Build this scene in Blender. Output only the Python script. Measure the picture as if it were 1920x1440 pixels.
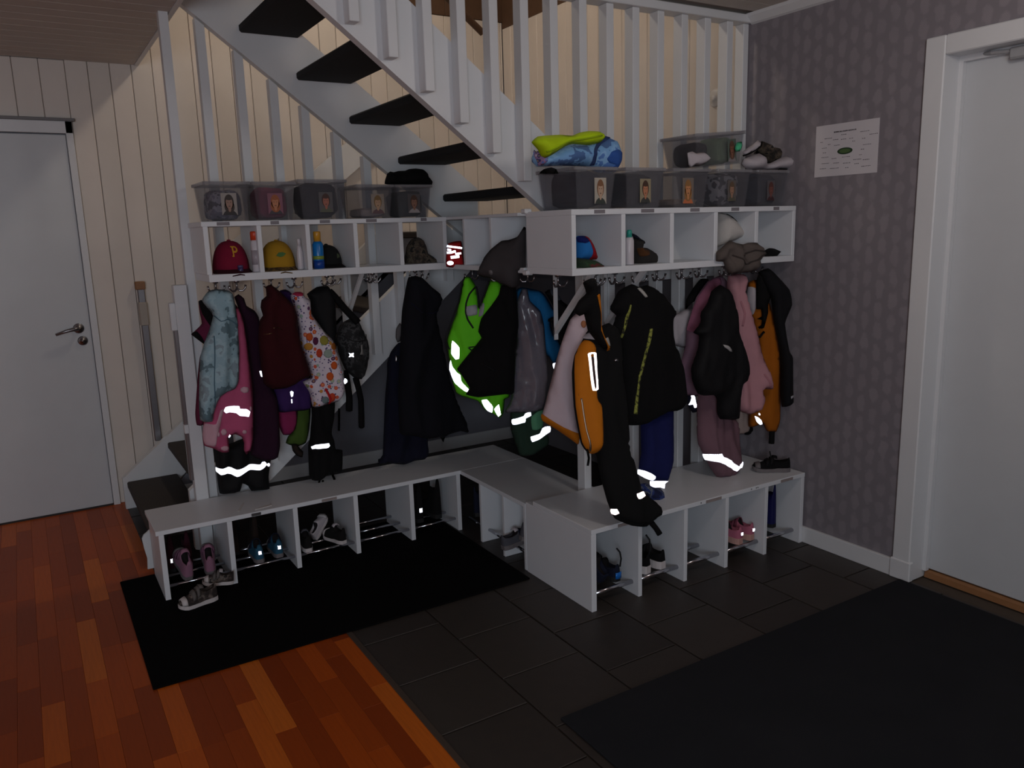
import bpy, bmesh, math, random
import numpy as np
from mathutils import Vector, Matrix, Euler, noise
from mathutils.geometry import delaunay_2d_cdt

# ------------------------------------------------------------------ clear
for o in list(bpy.data.objects): bpy.data.objects.remove(o)
S = bpy.context.scene
COL = S.collection
R = random.Random(7)

# ------------------------------------------------------------------ camera
F_PX, YAW, PITCH, ROLL, CAMH = 1497.56, 0.54435, -0.19199, -0.02947, 1.4722
cf = Vector((math.sin(YAW)*math.cos(PITCH), math.cos(YAW)*math.cos(PITCH), math.sin(PITCH)))
r0 = Vector((math.cos(YAW), -math.sin(YAW), 0)); u0 = r0.cross(cf)
cr = r0*math.cos(ROLL) + u0*math.sin(ROLL); cu = -r0*math.sin(ROLL) + u0*math.cos(ROLL)
CAM = Vector((0, 0, CAMH))
cam = bpy.data.cameras.new('camera'); cam_obj = bpy.data.objects.new('camera', cam); COL.objects.link(cam_obj)
cam.sensor_width = 36; cam.lens = F_PX*36/1920; cam.clip_start = .05; cam.clip_end = 60
M = Matrix((cr, cu, -cf)).transposed().to_4x4(); M.translation = CAM
cam_obj.matrix_world = M
S.camera = cam_obj

# ------------------------------------------------------------------ world, lights, exposure
S.view_settings.view_transform = 'Standard'; S.view_settings.look = 'None'
S.view_settings.gamma = 1; S.view_settings.exposure = 0; S.view_settings.use_curve_mapping = False
W = bpy.data.worlds.new('world'); S.world = W; W.use_nodes = True
W.node_tree.nodes['Background'].inputs[0].default_value = (.80, .86, 1, 1)
W.node_tree.nodes['Background'].inputs[1].default_value = .030

def lamp(name, kind, loc, energy, color, size=.1, aim=None, **kw):
    l = bpy.data.lights.new(name, kind); l.energy = energy; l.color = color
    if kind == 'AREA':
        l.shape = 'RECTANGLE'; l.size = size[0]; l.size_y = size[1]
    else: l.shadow_soft_size = size
    for k, v in kw.items(): setattr(l, k, v)
    o = bpy.data.objects.new(name, l); COL.objects.link(o); o.location = loc
    if aim is not None:
        o.rotation_euler = (Vector(aim)-Vector(loc)).to_track_quat('-Z', 'Y').to_euler()
    return o
# the camera's own weak flash, just above the lens
lamp('camera_flash', 'SPOT', tuple(CAM + cu*.035 + cr*.02), 14, (1, .97, .98), .012,
     aim=tuple(CAM + cf*3 + cr*.02), spot_size=math.radians(125), spot_blend=.8)
# daylight from the window of the hall behind the camera
lamp('window_daylight', 'AREA', (-1.5, -2.44, 1.45), 54, (.765, .885, 1), (1.5, 1.25), aim=(-1.5, 2.5, 1.3))
# added warm overhead fill for bench tops and door, unseen above the frame
lamp('hall_fill_light', 'POINT', (1.9, .9, 2.2), 12, (1, .92, .86), .12)
# lamp upstairs over the landing
lamp('upstairs_lamp_light', 'POINT', (1.7, 3.9, 3.5), 25, (1, .86, .70), .09)

# ------------------------------------------------------------------ pixel helpers (survey of the room)
def ray(x, y): return cf + cr*((x-960)/F_PX) - cu*((y-720)/F_PX)
def at(x, y, X=None, Y=None, Z=None):
    d = ray(x, y)
    t = X/d.x if X is not None else Y/d.y if Y is not None else (Z-CAMH)/d.z
    return CAM + d*t
CR = dict(LL=(340, 500, 3.272), L1=(360, 520, 7.2), L2=(360, 700, 6.545), L3=(480, 520, 6.546), L4=(480, 720, 6.546),
          M=(820, 480, 5.538), M2=(680, 500, 3.6), SH=(820, 380, 6.4), R0=(1000, 500, 2.823), R1=(1230, 500, 6.0),
          R2=(1230, 700, 6.4), R3=(1060, 700, 4.645), C5=(1020, 560, 8.0), T=(980, 230, 3.556), A=(340, 300, 3.692),
          U=(1240, 230, 6.857), V=(1060, 390, 8.727), Q=(1320, 380, 10.105), B=(560, 310, 7.111), K=(230, 860, 4.646),
          N=(0, 0, 1))
def px(c, pts):
    x0, y0, s = CR[c]; return [(x/s+x0, y/s+y0) for x, y in pts]

# ------------------------------------------------------------------ materials
def lin(c):
    return tuple((v/255/12.92 if v/255 <= .04045 else ((v/255+.055)/1.055)**2.4) for v in c) + (1,)
MATS = {}
class NT:
    def __init__(s, name):
        s.m = bpy.data.materials.new(name); s.m.use_nodes = True; s.t = s.m.node_tree; s.n = s.t.nodes; s.l = s.t.links
        s.b = s.n['Principled BSDF']
    def node(s, t, **k):
        n = s.n.new(t)
        for a, v in k.items():
            if a.startswith('i_'): n.inputs[a[2:].replace('_', ' ')].default_value = v
            else: setattr(n, a, v)
        return n
    def math(s, op, a, b=None, c=None):
        n = s.n.new('ShaderNodeMath'); n.operation = op
        for i, v in enumerate((a, b, c)):
            if v is None: continue
            if isinstance(v, (int, float)): n.inputs[i].default_value = v
            else: s.l.new(v, n.inputs[i])
        return n.outputs[0]
    def mix(s, fac, a, b):
        n = s.n.new('ShaderNodeMix'); n.data_type = 'RGBA'
        for i, v in ((0, fac), (6, a), (7, b)):
            if isinstance(v, (int, float, tuple)): n.inputs[i].default_value = v
            else: s.l.new(v, n.inputs[i])
        return n.outputs[2]
    def coord(s): return s.node('ShaderNodeTexCoord').outputs['Object']
    def noise(s, scale, detail=3, vec=None, rough=.55):
        n = s.node('ShaderNodeTexNoise', i_Scale=scale, i_Detail=detail, i_Roughness=rough)
        s.l.new(vec if vec is not None else s.coord(), n.inputs['Vector']); return n.outputs[0]
    def ramp(s, fac, stops):
        n = s.node('ShaderNodeValToRGB'); e = n.color_ramp.elements
        while len(e) < len(stops): e.new(.5)
        for i, (p, c) in enumerate(stops): e[i].position = p; e[i].color = c
        s.l.new(fac, n.inputs[0]); return n.outputs[0]
    def scale(s, v, vec=None):
        n = s.node('ShaderNodeVectorMath', operation='MULTIPLY'); s.l.new(vec if vec is not None else s.coord(), n.inputs[0])
        n.inputs[1].default_value = v; return n.outputs[0]
    def bump(s, h, strength=.2, dist=.002):
        n = s.node('ShaderNodeBump', i_Strength=strength, i_Distance=dist); s.l.new(h, n.inputs['Height'])
        s.l.new(n.outputs[0], s.b.inputs['Normal'])
    def set(s, color=None, rough=None, **k):
        if color is not None:
            if isinstance(color, tuple): s.b.inputs['Base Color'].default_value = color
            else: s.l.new(color, s.b.inputs['Base Color'])
        if rough is not None: s.b.inputs['Roughness'].default_value = rough
        for a, v in k.items(): s.b.inputs[a.replace('_', ' ')].default_value = v
        return s.m

def paint(name, c, rough=.45, var=.05, sc=9, bump=.08, **k):
    if name in MATS: return MATS[name]
    t = NT(name); c = lin(c); d = tuple(x*(1-var*2.2) for x in c[:3])+(1,)
    col = t.mix(t.noise(sc, 4), d, c); t.bump(t.noise(90, 2), bump, .001)
    MATS[name] = t.set(col, rough, **k); return MATS[name]
def cloth(name, c, rough=.92, var=.14, sc=16, **k):
    if name in MATS: return MATS[name]
    t = NT(name); c = lin(c); d = tuple(x*(1-var*2) for x in c[:3])+(1,)
    col = t.mix(t.noise(sc, 5), d, c); t.bump(t.noise(420, 2), .35, .0015)
    m = t.set(col, rough, **k); m.node_tree.nodes['Principled BSDF'].inputs['Specular IOR Level'].default_value = .25
    MATS[name] = m; return m
def retro(name='retroreflective_tape', tint=(245, 245, 255)):
    # glass-bead tape: mirrors light back towards where it comes from
    if name in MATS: return MATS[name]
    t = NT(name); t.n.remove(t.b)
    g = t.node('ShaderNodeNewGeometry')
    gl = t.node('ShaderNodeBsdfGlossy', i_Roughness=.24); gl.inputs['Color'].default_value = lin(tint)
    t.l.new(g.outputs['Incoming'], gl.inputs['Normal'])
    df = t.node('ShaderNodeBsdfDiffuse'); 
    col = t.mix(t.noise(60, 2), lin((150, 150, 155)), lin((190, 190, 195))); t.l.new(col, df.inputs['Color'])
    mx = t.node('ShaderNodeMixShader', i_Fac=.7); t.l.new(df.outputs[0], mx.inputs[1]); t.l.new(gl.outputs[0], mx.inputs[2])
    t.l.new(mx.outputs[0], t.n['Material Output'].inputs[0]); MATS[name] = t.m; return t.m
def clear(name, tint, trans=.72, rough=.12):
    if name in MATS: return MATS[name]
    t = NT(name)
    t.set(lin(tint), rough); t.b.inputs['Specular IOR Level'].default_value = .6
    tr = t.node('ShaderNodeBsdfTransparent'); tr.inputs[0].default_value = lin((235, 236, 238))
    col = t.mix(t.noise(14, 2), lin(tint), tuple(x*.8 for x in lin(tint)[:3])+(1,)); t.l.new(col, t.b.inputs['Base Color'])
    mx = t.node('ShaderNodeMixShader', i_Fac=trans)
    t.l.new(t.b.outputs[0], mx.inputs[1]); t.l.new(tr.outputs[0], mx.inputs[2])
    t.l.new(mx.outputs[0], t.n['Material Output'].inputs[0]); MATS[name] = t.m; return t.m
def metal(name, c, rough=.25):
    if name in MATS: return MATS[name]
    t = NT(name); c = lin(c); col = t.mix(t.noise(30, 2), tuple(x*.85 for x in c[:3])+(1,), c)
    MATS[name] = t.set(col, rough, Metallic=1.0); return MATS[name]

WHITE = paint('white_paint', (219, 220, 223), .38, .03)
BOARD = paint('white_melamine', (223, 225, 230), .35, .02, bump=.02)
DOORW = paint('door_white', (202, 205, 209), .42, .03)
PANEL = paint('cream_wall_boards', (222, 212, 204), .5, .04)
CEIL = paint('ceiling_boards', (204, 196, 188), .7, .06)
BLACKT = paint('black_tread_carpet', (26, 27, 29), .95, .15, 60, .6)
STEEL = metal('chrome_rod', (205, 205, 212), .16)
HOOKM = metal('brushed_hook_metal', (165, 162, 165), .3)
ALU = metal('grey_aluminium', (150, 148, 152), .35)
GREYW = paint('grey_wall_paint', (136, 135, 144), .8, .06)
DKBROWN = paint('dark_brown_wood', (96, 70, 52), .6, .15, 25)
OAK = paint('oak_threshold', (150, 104, 66), .5, .12, 30)
RETRO = retro()
RETROP = retro('pinkish_retroreflective_tape', (255, 226, 220))
BLACKC = cloth('black_cloth', (12, 11, 13))
BLACKC2 = cloth('black_shell_cloth', (15, 14, 17), .75)
NAVYC = cloth('navy_cloth', (20, 21, 40))
RUBBER = paint('black_rubber', (20, 20, 22), .8, .1, 40, .3)

def wallpaper():
    t = NT('leaf_wallpaper'); sep = t.node('ShaderNodeSeparateXYZ'); t.l.new(t.coord(), sep.inputs[0])
    u = t.math('DIVIDE', sep.outputs['Y'], .058); v = t.math('DIVIDE', sep.outputs['Z'], .088)
    col = t.math('FLOOR', u); half = t.math('MULTIPLY', t.math('MODULO', t.math('ABSOLUTE', col), 2), .5)
    fu = t.math('SUBTRACT', t.math('FRACT', u), .5); fv = t.math('SUBTRACT', t.math('FRACT', t.math('ADD', v, half)), .5)
    n1 = t.math('SUBTRACT', t.noise(30, 3), .5)
    d = t.math('SQRT', t.math('ADD', t.math('POWER', t.math('MULTIPLY', fu, 2.5), 2), t.math('POWER', t.math('MULTIPLY', fv, 2.1), 2)))
    d = t.math('ADD', d, t.math('MULTIPLY', n1, 1.5))
    leaf = t.node('ShaderNodeMapRange'); leaf.interpolation_type = 'SMOOTHSTEP'; t.l.new(d, leaf.inputs[0])
    leaf.inputs[1].default_value = 1.05; leaf.inputs[2].default_value = .55; leaf = leaf.outputs[0]
    vein = t.math('LESS_THAN', t.math('ABSOLUTE', t.math('SINE', t.math('ADD', t.math('MULTIPLY', fv, 30), t.math('MULTIPLY', t.math('ABSOLUTE', fu), 26)))), .4)
    f = t.math('MULTIPLY', leaf, t.math('SUBTRACT', 1, t.math('MULTIPLY', vein, .35)))
    f = t.math('MULTIPLY', f, t.math('ADD', .1, t.math('MULTIPLY', t.noise(9, 3), .9)))
    c = t.mix(f, lin((127, 121, 128)), lin((154, 147, 153)))
    c = t.mix(t.math('MULTIPLY', t.noise(2.2, 3), .4), c, lin((118, 112, 117)))
    t.bump(t.noise(160, 2), .1, .0006)
    return t.set(c, .7)
WALLP = wallpaper()
def woodfloor():
    t = NT('merbau_parquet'); oi = t.node('ShaderNodeObjectInfo').outputs['Random']
    base = t.ramp(oi, [(0, lin((146, 60, 12))), (.35, lin((178, 78, 15))), (.75, lin((196, 88, 18))), (.9, lin((218, 114, 34))), (1, lin((230, 136, 52)))])
    g = t.noise(1, 5, t.scale((130, 7, 10)), .6)
    c = t.mix(t.math('MULTIPLY', g, .55), base, lin((104, 40, 8)))
    t.bump(g, .08, .0006)
    t.b.inputs['Specular IOR Level'].default_value = .22
    return t.set(c, .42)
PARQ = woodfloor()
def tiles():
    t = NT('slate_tile'); oi = t.node('ShaderNodeObjectInfo').outputs['Random']
    base = t.ramp(oi, [(0, lin((38, 34, 33))), (1, lin((52, 47, 44)))])
    n = t.noise(22, 6); c = t.mix(t.math('MULTIPLY', n, .6), base, lin((64, 55, 49))); t.bump(n, .35, .003)
    return t.set(c, .5)
TILE = tiles()
GROUT = paint('brown_grey_grout', (78, 66, 56), .9, .1, 40)
def carpet(name, c):
    t = NT(name); n = t.noise(700, 2); big = t.noise(5, 4)
    col = t.mix(t.math('MULTIPLY', big, .7), lin(c), tuple(x*.6 for x in lin(c)[:3])+(1,)); t.bump(n, .8, .004)
    m = t.set(col, 1.0); t.b.inputs['Specular IOR Level'].default_value = .05; return m
MAT1 = carpet('black_mat_pile', (17, 16, 17)); MAT2 = carpet('charcoal_mat_pile', (46, 47, 51))

# ------------------------------------------------------------------ mesh helpers
ORG = {}
class MB:
    def __init__(s): s.v = []; s.f = []; s.mi = []
    def add(s, vs, fs, mi=0):
        n = len(s.v); s.v += [Vector(p) for p in vs]; s.f += [tuple(i+n for i in f) for f in fs]; s.mi += [mi]*len(fs); return s
    def box(s, x0, x1, y0, y1, z0, z1, c=0, mi=0):
        x0, x1 = sorted((x0, x1)); y0, y1 = sorted((y0, y1)); z0, z1 = sorted((z0, z1))
        if c <= 0:
            return s.add([(x, y, z) for x in (x0, x1) for y in (y0, y1) for z in (z0, z1)],
                         [(0, 1, 3, 2), (4, 6, 7, 5), (0, 4, 5, 1), (2, 3, 7, 6), (0, 2, 6, 4), (1, 5, 7, 3)], mi)
        bm = bmesh.new(); bmesh.ops.create_cube(bm, size=1)
        for v in bm.verts: v.co = Vector(((x0+x1)/2+v.co.x*(x1-x0), (y0+y1)/2+v.co.y*(y1-y0), (z0+z1)/2+v.co.z*(z1-z0)))
        bmesh.ops.bevel(bm, geom=bm.edges[:], offset=c, segments=1, affect='EDGES'); return s.bm(bm, mi)
    def bm(s, bm, mi=0):
        bm.verts.index_update(); s.add([v.co.copy() for v in bm.verts], [[v.index for v in f.verts] for f in bm.faces], mi); bm.free(); return s
    def prism(s, poly, d, mi=0):                       # poly: 3D points, d: extrusion vector
        n = len(poly); d = Vector(d); a = [Vector(p) for p in poly]; b = [p+d for p in a]
        return s.add(a+b, [tuple(range(n)), tuple(range(2*n-1, n-1, -1))] + [((i+1) % n, i, n+i, n+(i+1) % n) for i in range(n)], mi)
    def tube(s, pts, r, seg=8, mi=0, cap=True):
        pts = [Vector(p) for p in pts]; rs = r if isinstance(r, (list, tuple)) else [r]*len(pts)
        rings = []; up = Vector((0, 0, 1)); prev = None
        for i, p in enumerate(pts):
            d = (pts[min(i+1, len(pts)-1)]-pts[max(i-1, 0)]).normalized()
            if prev is None:
                a = d.cross(up) if abs(d.dot(up)) < .95 else d.cross(Vector((1, 0, 0)))
            else: a = prev - d*prev.dot(d)
            a.normalize(); prev = a; b = d.cross(a)
            rings.append([p + (a*math.cos(2*math.pi*k/seg) + b*math.sin(2*math.pi*k/seg))*rs[i] for k in range(seg)])
        vs = [q for g in rings for q in g]; fs = []
        for i in range(len(pts)-1):
            for k in range(seg):
                fs.append((i*seg+k, i*seg+(k+1) % seg, (i+1)*seg+(k+1) % seg, (i+1)*seg+k))
        if cap: fs += [tuple(range(seg-1, -1, -1)), tuple((len(pts)-1)*seg+k for k in range(seg))]
        return s.add(vs, fs, mi)
    def lathe(s, c, prof, seg=20, mi=0):               # prof: (r, z)
        c = Vector(c); vs = []; fs = []
        for r, z in prof: vs += [c+Vector((r*math.cos(2*math.pi*k/seg), r*math.sin(2*math.pi*k/seg), z)) for k in range(seg)]
        for i in range(len(prof)-1):
            for k in range(seg): fs.append((i*seg+k, i*seg+(k+1) % seg, (i+1)*seg+(k+1) % seg, (i+1)*seg+k))
        fs += [tuple(range(seg-1, -1, -1)), tuple((len(prof)-1)*seg+k for k in range(seg))]
        return s.add(vs, fs, mi)
def obj(name, mb, mat, parent=None, smooth=False, data=None):
    if data is None:
        o0 = ORG.get(parent.name, Vector()) if parent else Vector()
        me = bpy.data.meshes.new(name); me.from_pydata([tuple(p-o0) for p in mb.v], [], mb.f)
        ms = mat if isinstance(mat, (list, tuple)) else [mat]
        for m in ms: me.materials.append(m)
        if len(ms) > 1: me.polygons.foreach_set('material_index', mb.mi)
        if smooth: me.polygons.foreach_set('use_smooth', [True]*len(me.polygons))
        me.update()
        bm = bmesh.new(); bm.from_mesh(me); bmesh.ops.recalc_face_normals(bm, faces=bm.faces[:]); bm.to_mesh(me); bm.free()
    else: me = data
    o = bpy.data.objects.new(name, me); COL.objects.link(o)
    if parent: o.parent = parent; ORG[o.name] = ORG.get(parent.name, Vector())
    return o
def tag(o, label, cat, group=None):
    o['label'] = label; o['category'] = cat
    if group: o['group'] = group
    return o
def thing(name, label, cat, loc, group=None):
    o = bpy.data.objects.new(name, None); COL.objects.link(o); o.location = loc; o.empty_display_size = .05
    ORG[o.name] = Vector(loc); return tag(o, label, cat, group)
def struct(name, mb, mat, **k):
    o = obj(name, mb, mat, **k); o['kind'] = 'structure'; return o
def sroot(name, loc=(0, 0, 0)):
    o = bpy.data.objects.new(name, None); COL.objects.link(o); o.location = loc; ORG[o.name] = Vector(loc); o['kind'] = 'structure'; return o

# ------------------------------------------------------------------ survey values
XR, YB, CZ = 2.97, 4.90, 2.39          # right wall, back wall, ceiling
XC = 1.7325                            # face of the corner units
YL, YR = 3.38, 2.31                    # bench fronts
HL, HR = .308, .337                    # bench heights
YSL, YSR = 3.41, 2.41                  # shelf fronts
S0, S1 = 1.294, 1.535                  # shelf bottom / top
YF, YN = 3.73, 2.725                   # far / near slat planes
XE = .66                               # edge of the stairwell opening

# ================================================================== STRUCTURE
fl = MB().box(-3.2, .888, -2.5, YB+.1, -.06, -.012); fl.box(.888, XR+.25, -2.5, YB+.1, -.06, -.007, mi=1)
floor = struct('floor', fl, [PARQ, GROUT])
# parquet staves (run towards the room's back wall)
sw = .0665; ncol = 19
stave = {}
for i in range(ncol):
    x1 = .884 - i*sw; y = 1.15 - R.random()*.5
    yend = 3.70 if x1-sw > .30 else YB
    while y < yend-.005:
        L = R.choice((.36, .44, .52)); L = min(L, yend-y)
        if L < .02: break
        key = round(L, 3)
        if key not in stave:
            o = obj('plank', MB().box(-sw/2+.0002, sw/2-.0002, .0002, L-.0002, -.012, 0, .0005), PARQ, floor); stave[key] = o.data
        else: o = obj('plank', None, None, floor, data=stave[key])
        o.location = (x1-sw/2, y, 0); y += L
# slate tiles, half bond
tw = .3085; td = None
cols = [.894 + k*(tw+.006) for k in range(7)]
for k, x in enumerate(cols):
    off = 2.573 - .155*k
    y0 = off - math.ceil((off-.35)/(tw+.006))*(tw+.006)
    y = y0
    while y < YB-.02:
        w = min(tw, XR-x)
        if w < tw-.001 or y+tw > YB:
            o = obj('tile', MB().box(0, w, 0, min(tw, YB-y), -.007, 0, .0015), TILE, floor)
        else:
            if td is None:
                o = obj('tile', MB().box(0, tw, 0, tw, -.007, 0, .0015), TILE, floor); td = o.data
            else: o = obj('tile', None, None, floor, data=td)
        o.location = (x, y+.006, R.uniform(-.0006, .0006)); y += tw+.006
for x0, x1 in ((.352, .614), (.620, .884)):
    for k in range(4):
        o = obj('tile', MB().box(x0, x1, 3.706+k*.3, 3.70+k*.3+.294, -.011, 0, .0015), TILE, floor)
struct('trim_1', MB().box(.878, .898, -2.5, YL+.3, -.01, .0035, .001), paint('brown_metal_strip', (70, 58, 50), .5))

# ceiling boards (hall + part left of the stairwell)
ceil_ = sroot('ceiling')
bw = .11
n = 0
y = -2.5
while y < YB-.01:
    y1 = min(y+bw, YB)
    xe = XR if y1 <= YN+.02 else XE
    obj('board', MB().box(-3.2, xe, y+.0015, y1-.0015, CZ, CZ+.012, .002), CEIL, ceil_); y = y1
obj('opening_edge', MB().box(XE, XE+.02, YN+.05, YB, CZ-.004, CZ+.28).box(XE, XR, YN+.03, YN+.055, CZ+.001, CZ+.28), WHITE, ceil_)
obj('upper_floor_slab', MB().box(-3.2, XE, YN, YB, CZ+.013, CZ+.27).box(-3.2, XR, -2.5, YN+.03, CZ+.013, CZ+.27), CEIL, ceil_)

# back wall with tongue-and-groove boards
wb = sroot('wall_back')
DX0, DX1 = -.56, .293                  # left door leaf
obj('wall_core', MB().box(-3.2, XR+.2, YB+.02, YB+.12, 0, 2.83).box(-3.2, XR+.2, YB+.02, YB+.12, 2.83, 4.9), GREYW, wb)
x = DX1+.036; k = 0
PAN = [PANEL, paint('cream_wall_boards_b', (217, 208, 200), .5, .04)]
while x < XR:
    x1 = min(x+.105, XR)
    obj('board', MB().box(x+.0012, x1-.0012, YB, YB+.02, 0, 2.83, .0028), PAN[k % 2], wb); x = x1; k += 1
for i in range(5):
    x0 = -3.2+i*.52
    obj('board', MB().box(x0+.001, min(x0+.519, DX0-.05), YB, YB+.02, 0, CZ, .003), PANEL, wb)
for i in range(8):
    x0 = DX0-.05+i*.1174
    obj('board', MB().box(x0+.001, x0+.1164, YB, YB+.02, 2.09, CZ, .003), PANEL, wb)
for i in range(16):
    x0 = XE+i*.145
    if x0 < XR: obj('brown_board', MB().box(x0+.001, min(x0+.144, XR), YB-.005, YB+.02, 2.832, 4.9, .002), DKBROWN, wb)
# grey partition under the lower flight, with its skirting
def zt(x): return .295+.82*(x-.494)     # top line of lower stringers
yu = 4.76
obj('under_stair_panel', MB().prism([(.60, yu, 0), (XR, yu, 0), (XR, yu, 1.30), (2.05, yu, 1.30), (.60, yu, .08)], (0, .015, 0)), GREYW, wb)
struct('baseboard_back', MB().box(.55, XR, yu-.013, yu, 0, .085, .003), WHITE)

# right wall (papered) with the door opening
DY1 = 1.79; DY0 = .86
wr = MB().box(XR, XR+.16, DY1+.03, YN+.075, 0, CZ+.28).box(XR, XR+.16, DY0-.03, DY1+.03, 2.08, CZ+.28).box(XR, XR+.16, -2.5, DY0-.03, 0, CZ+.28)
struct('wall_right', wr, WALLP)
wsr = sroot('wall_stairwell')
obj('lower_wall', MB().box(XR, XR+.16, YN+.075, YB+.02, 0, 1.40), GREYW, wsr)
yy = YN+.075
while yy < YB:
    y1 = min(yy+.105, YB)
    obj('board', MB().box(XR, XR+.16, yy+.0012, y1-.0012, 1.40, 2.79, .004), PAN[0], wsr); yy = y1
obj('upper_wall', MB().box(XR, XR+.16, YN-.05, YB, 2.79, 4.9), DKBROWN, wsr)
# upstairs enclosure
struct('wall_upper', MB().box(-.6, XR+.1, YN-.12, YN-.02, CZ+.29, 4.9).box(-.7, -.6, YN-.12, YB+.1, CZ+.29, 4.9), PANEL)
struct('ceiling_upper', MB().box(-.7, XR+.16, YN-.12, YB+.12, 4.9, 4.98), DKBROWN)
# skirtings and cornice
bbm = MB().box(XR-.016, XR, 1.86, YN, 0, .075, .002); struct('baseboard_right', bbm, WHITE)
struct('trim_2', MB().prism([(XR, -2.5, CZ), (XR-.042, -2.5, CZ), (XR-.036, -2.5, CZ-.012), (XR-.012, -2.5, CZ-.036), (XR, -2.5, CZ-.042)], (0, YN+2.5-.01, 0)), WHITE)
struct('baseboard_left', MB().box(-3.2, DX0-.06, YB-.014, YB, 0, .07, .002), WHITE)

# hall behind the camera: side and window wall
struct('wall_left', MB().box(-3.3, -3.2, -2.5, YB+.1, 0, CZ), PANEL)
wf = MB().box(-3.2, -2.3, -2.6, -2.5, 0, CZ).box(-.7, XR+.16, -2.6, -2.5, 0, CZ).box(-2.3, -.7, -2.6, -2.5, 0, .78).box(-2.3, -.7, -2.6, -2.5, 2.13, CZ)
struct('wall_front', wf, PANEL)
w1 = sroot('window_1')
fr = MB().box(-2.3, -2.24, -2.58, -2.5, .78, 2.13).box(-.76, -.7, -2.58, -2.5, .78, 2.13).box(-2.24, -.76, -2.58, -2.5, .78, .84).box(-2.24, -.76, -2.58, -2.5, 2.07, 2.13)
fr.box(-1.52, -1.48, -2.57, -2.52, .84, 2.07)
obj('window_frame', fr, WHITE, w1)
for xa in (-2.24, -1.48): obj('pane', MB().box(xa, xa+.72, -2.555, -2.548, .84, 2.07), clear('window_pane', (200, 210, 225), .9, .03), w1)

# left door
d1 = sroot('door_1')
leaf = obj('leaf', MB().box(DX0, DX1, YB-.012, YB+.02, .008, 2.018, .003), DOORW, d1)
csm = MB().box(DX1+.002, DX1+.036, YB-.022, YB+.018, 0, 2.085, .002).box(DX0-.05, DX0-.002, YB-.022, YB+.018, 0, 2.085, .002).box(DX0-.05, DX1+.036, YB-.022, YB+.018, 2.024, 2.085, .002)
obj('casing', csm, WHITE, d1)
obj('head_trim', MB().box(DX0-.06, DX1+.05, YB-.03, YB+.01, 2.085, 2.10, .002), paint('grey_trim', (120, 118, 120), .5), d1)
obj('sill', MB().box(DX0-.04, DX1+.03, YB-.016, YB+.03, -.004, .007), paint('dark_sill', (40, 30, 26), .6), d1)
hx, hz = .235, 1.012
hb = MB(); hb.lathe((0, 0, 0), [(.026, 0), (.026, .006), (.02, .009), (.0, .009)], 20)
def ylathe(mb, c, prof, seg=20, mi=0):
    m2 = MB().lathe((0, 0, 0), prof, seg); c = Vector(c)
    return mb.add([c+Vector((p.x, -p.z, p.y)) for p in m2.v], m2.f, mi)
hnd = MB(); ylathe(hnd, (hx, YB-.012, hz), [(.027, 0), (.027, .006), (.021, .010), (.010, .011), (.010, .045)])
hnd.tube([(hx, YB-.05, hz), (hx-.02, YB-.056, hz+.001), (hx-.06, YB-.057, hz-.006), (hx-.112, YB-.052, hz-.022)], [.011, .011, .009, .007], 10)
obj('handle', hnd, ALU, leaf, smooth=True)
obj('lock_plate', ylathe(MB(), (hx+.012, YB-.012, hz-.068), [(.025, 0), (.025, .008), (.02, .012), (.009, .012), (.009, .016)]), ALU, leaf, smooth=True)

# right door
d2 = sroot('door_2')
leaf2 = obj('leaf', MB().box(XR+.10, XR+.145, DY0+.035, DY1-.005, .035, 2.045, .003), DOORW, d2)
cs = MB().box(XR-.018, XR+.005, DY1-.005, 1.8615, 0, 2.114, .004).box(XR-.018, XR+.005, DY0-.09, DY1-.0051, 2.045, 2.114, .004).box(XR-.018, XR+.005, DY0-.09, DY0, 0, 2.0449, .004)
obj('casing', cs, WHITE, d2)
jm = MB().box(XR+.0, XR+.16, DY1-.004, DY1+.029, 0, 2.078).box(XR+.0, XR+.16, DY0-.029, DY0+.004, 0, 2.078).box(XR, XR+.16, DY0+.004, DY1-.004, 2.046, 2.078)
jm.box(XR+.078, XR+.099, DY1-.02, DY1-.004, .03, 2.046).box(XR+.078, XR+.099, DY0+.004, DY1-.02, 2.026, 2.046)
obj('jamb', jm, WHITE, d2)
obj('plinth', MB().box(XR-.024, XR+.004, DY1-.012, 1.868, 0, .085, .004), WHITE, d2)
obj('threshold', MB().prism([(XR+.085, 0, 0), (XR+.165, 0, 0), (XR+.165, 0, .03), (XR+.10, 0, .03), (XR+.09, 0, .022)], (0, 1, 0)), OAK, d2)
th = [o for o in d2.children if o.name.startswith('threshold')][0]
for v in th.data.vertices: v.co.y = DY0+.01 + v.co.y*(DY1-DY0-.02)
clo = MB().box(XR+.055, XR+.10, 1.35, 1.60, 2.0, 2.04, .006); clo.tube([(XR+.075, 1.60, 2.03), (XR+.06, 1.66, 2.035), (XR+.085, 1.70, 2.04)], .007)
obj('door_closer', clo, paint('closer_grey', (165, 165, 168), .4), leaf2)

# mats
m1 = obj('floor_mat', MB().box(.207, XC-.035, 2.70, 3.70, .0005, .008, .003), MAT1)
tag(m1, 'black doormat lying in the nook between the shoe benches', 'mat')
m2 = obj('floor_mat', MB().box(1.235, XR-.03, -.6, 1.815, .0005, .009, .003), MAT2)
tag(m2, 'large charcoal doormat in front of the white entrance door', 'mat')

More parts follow.
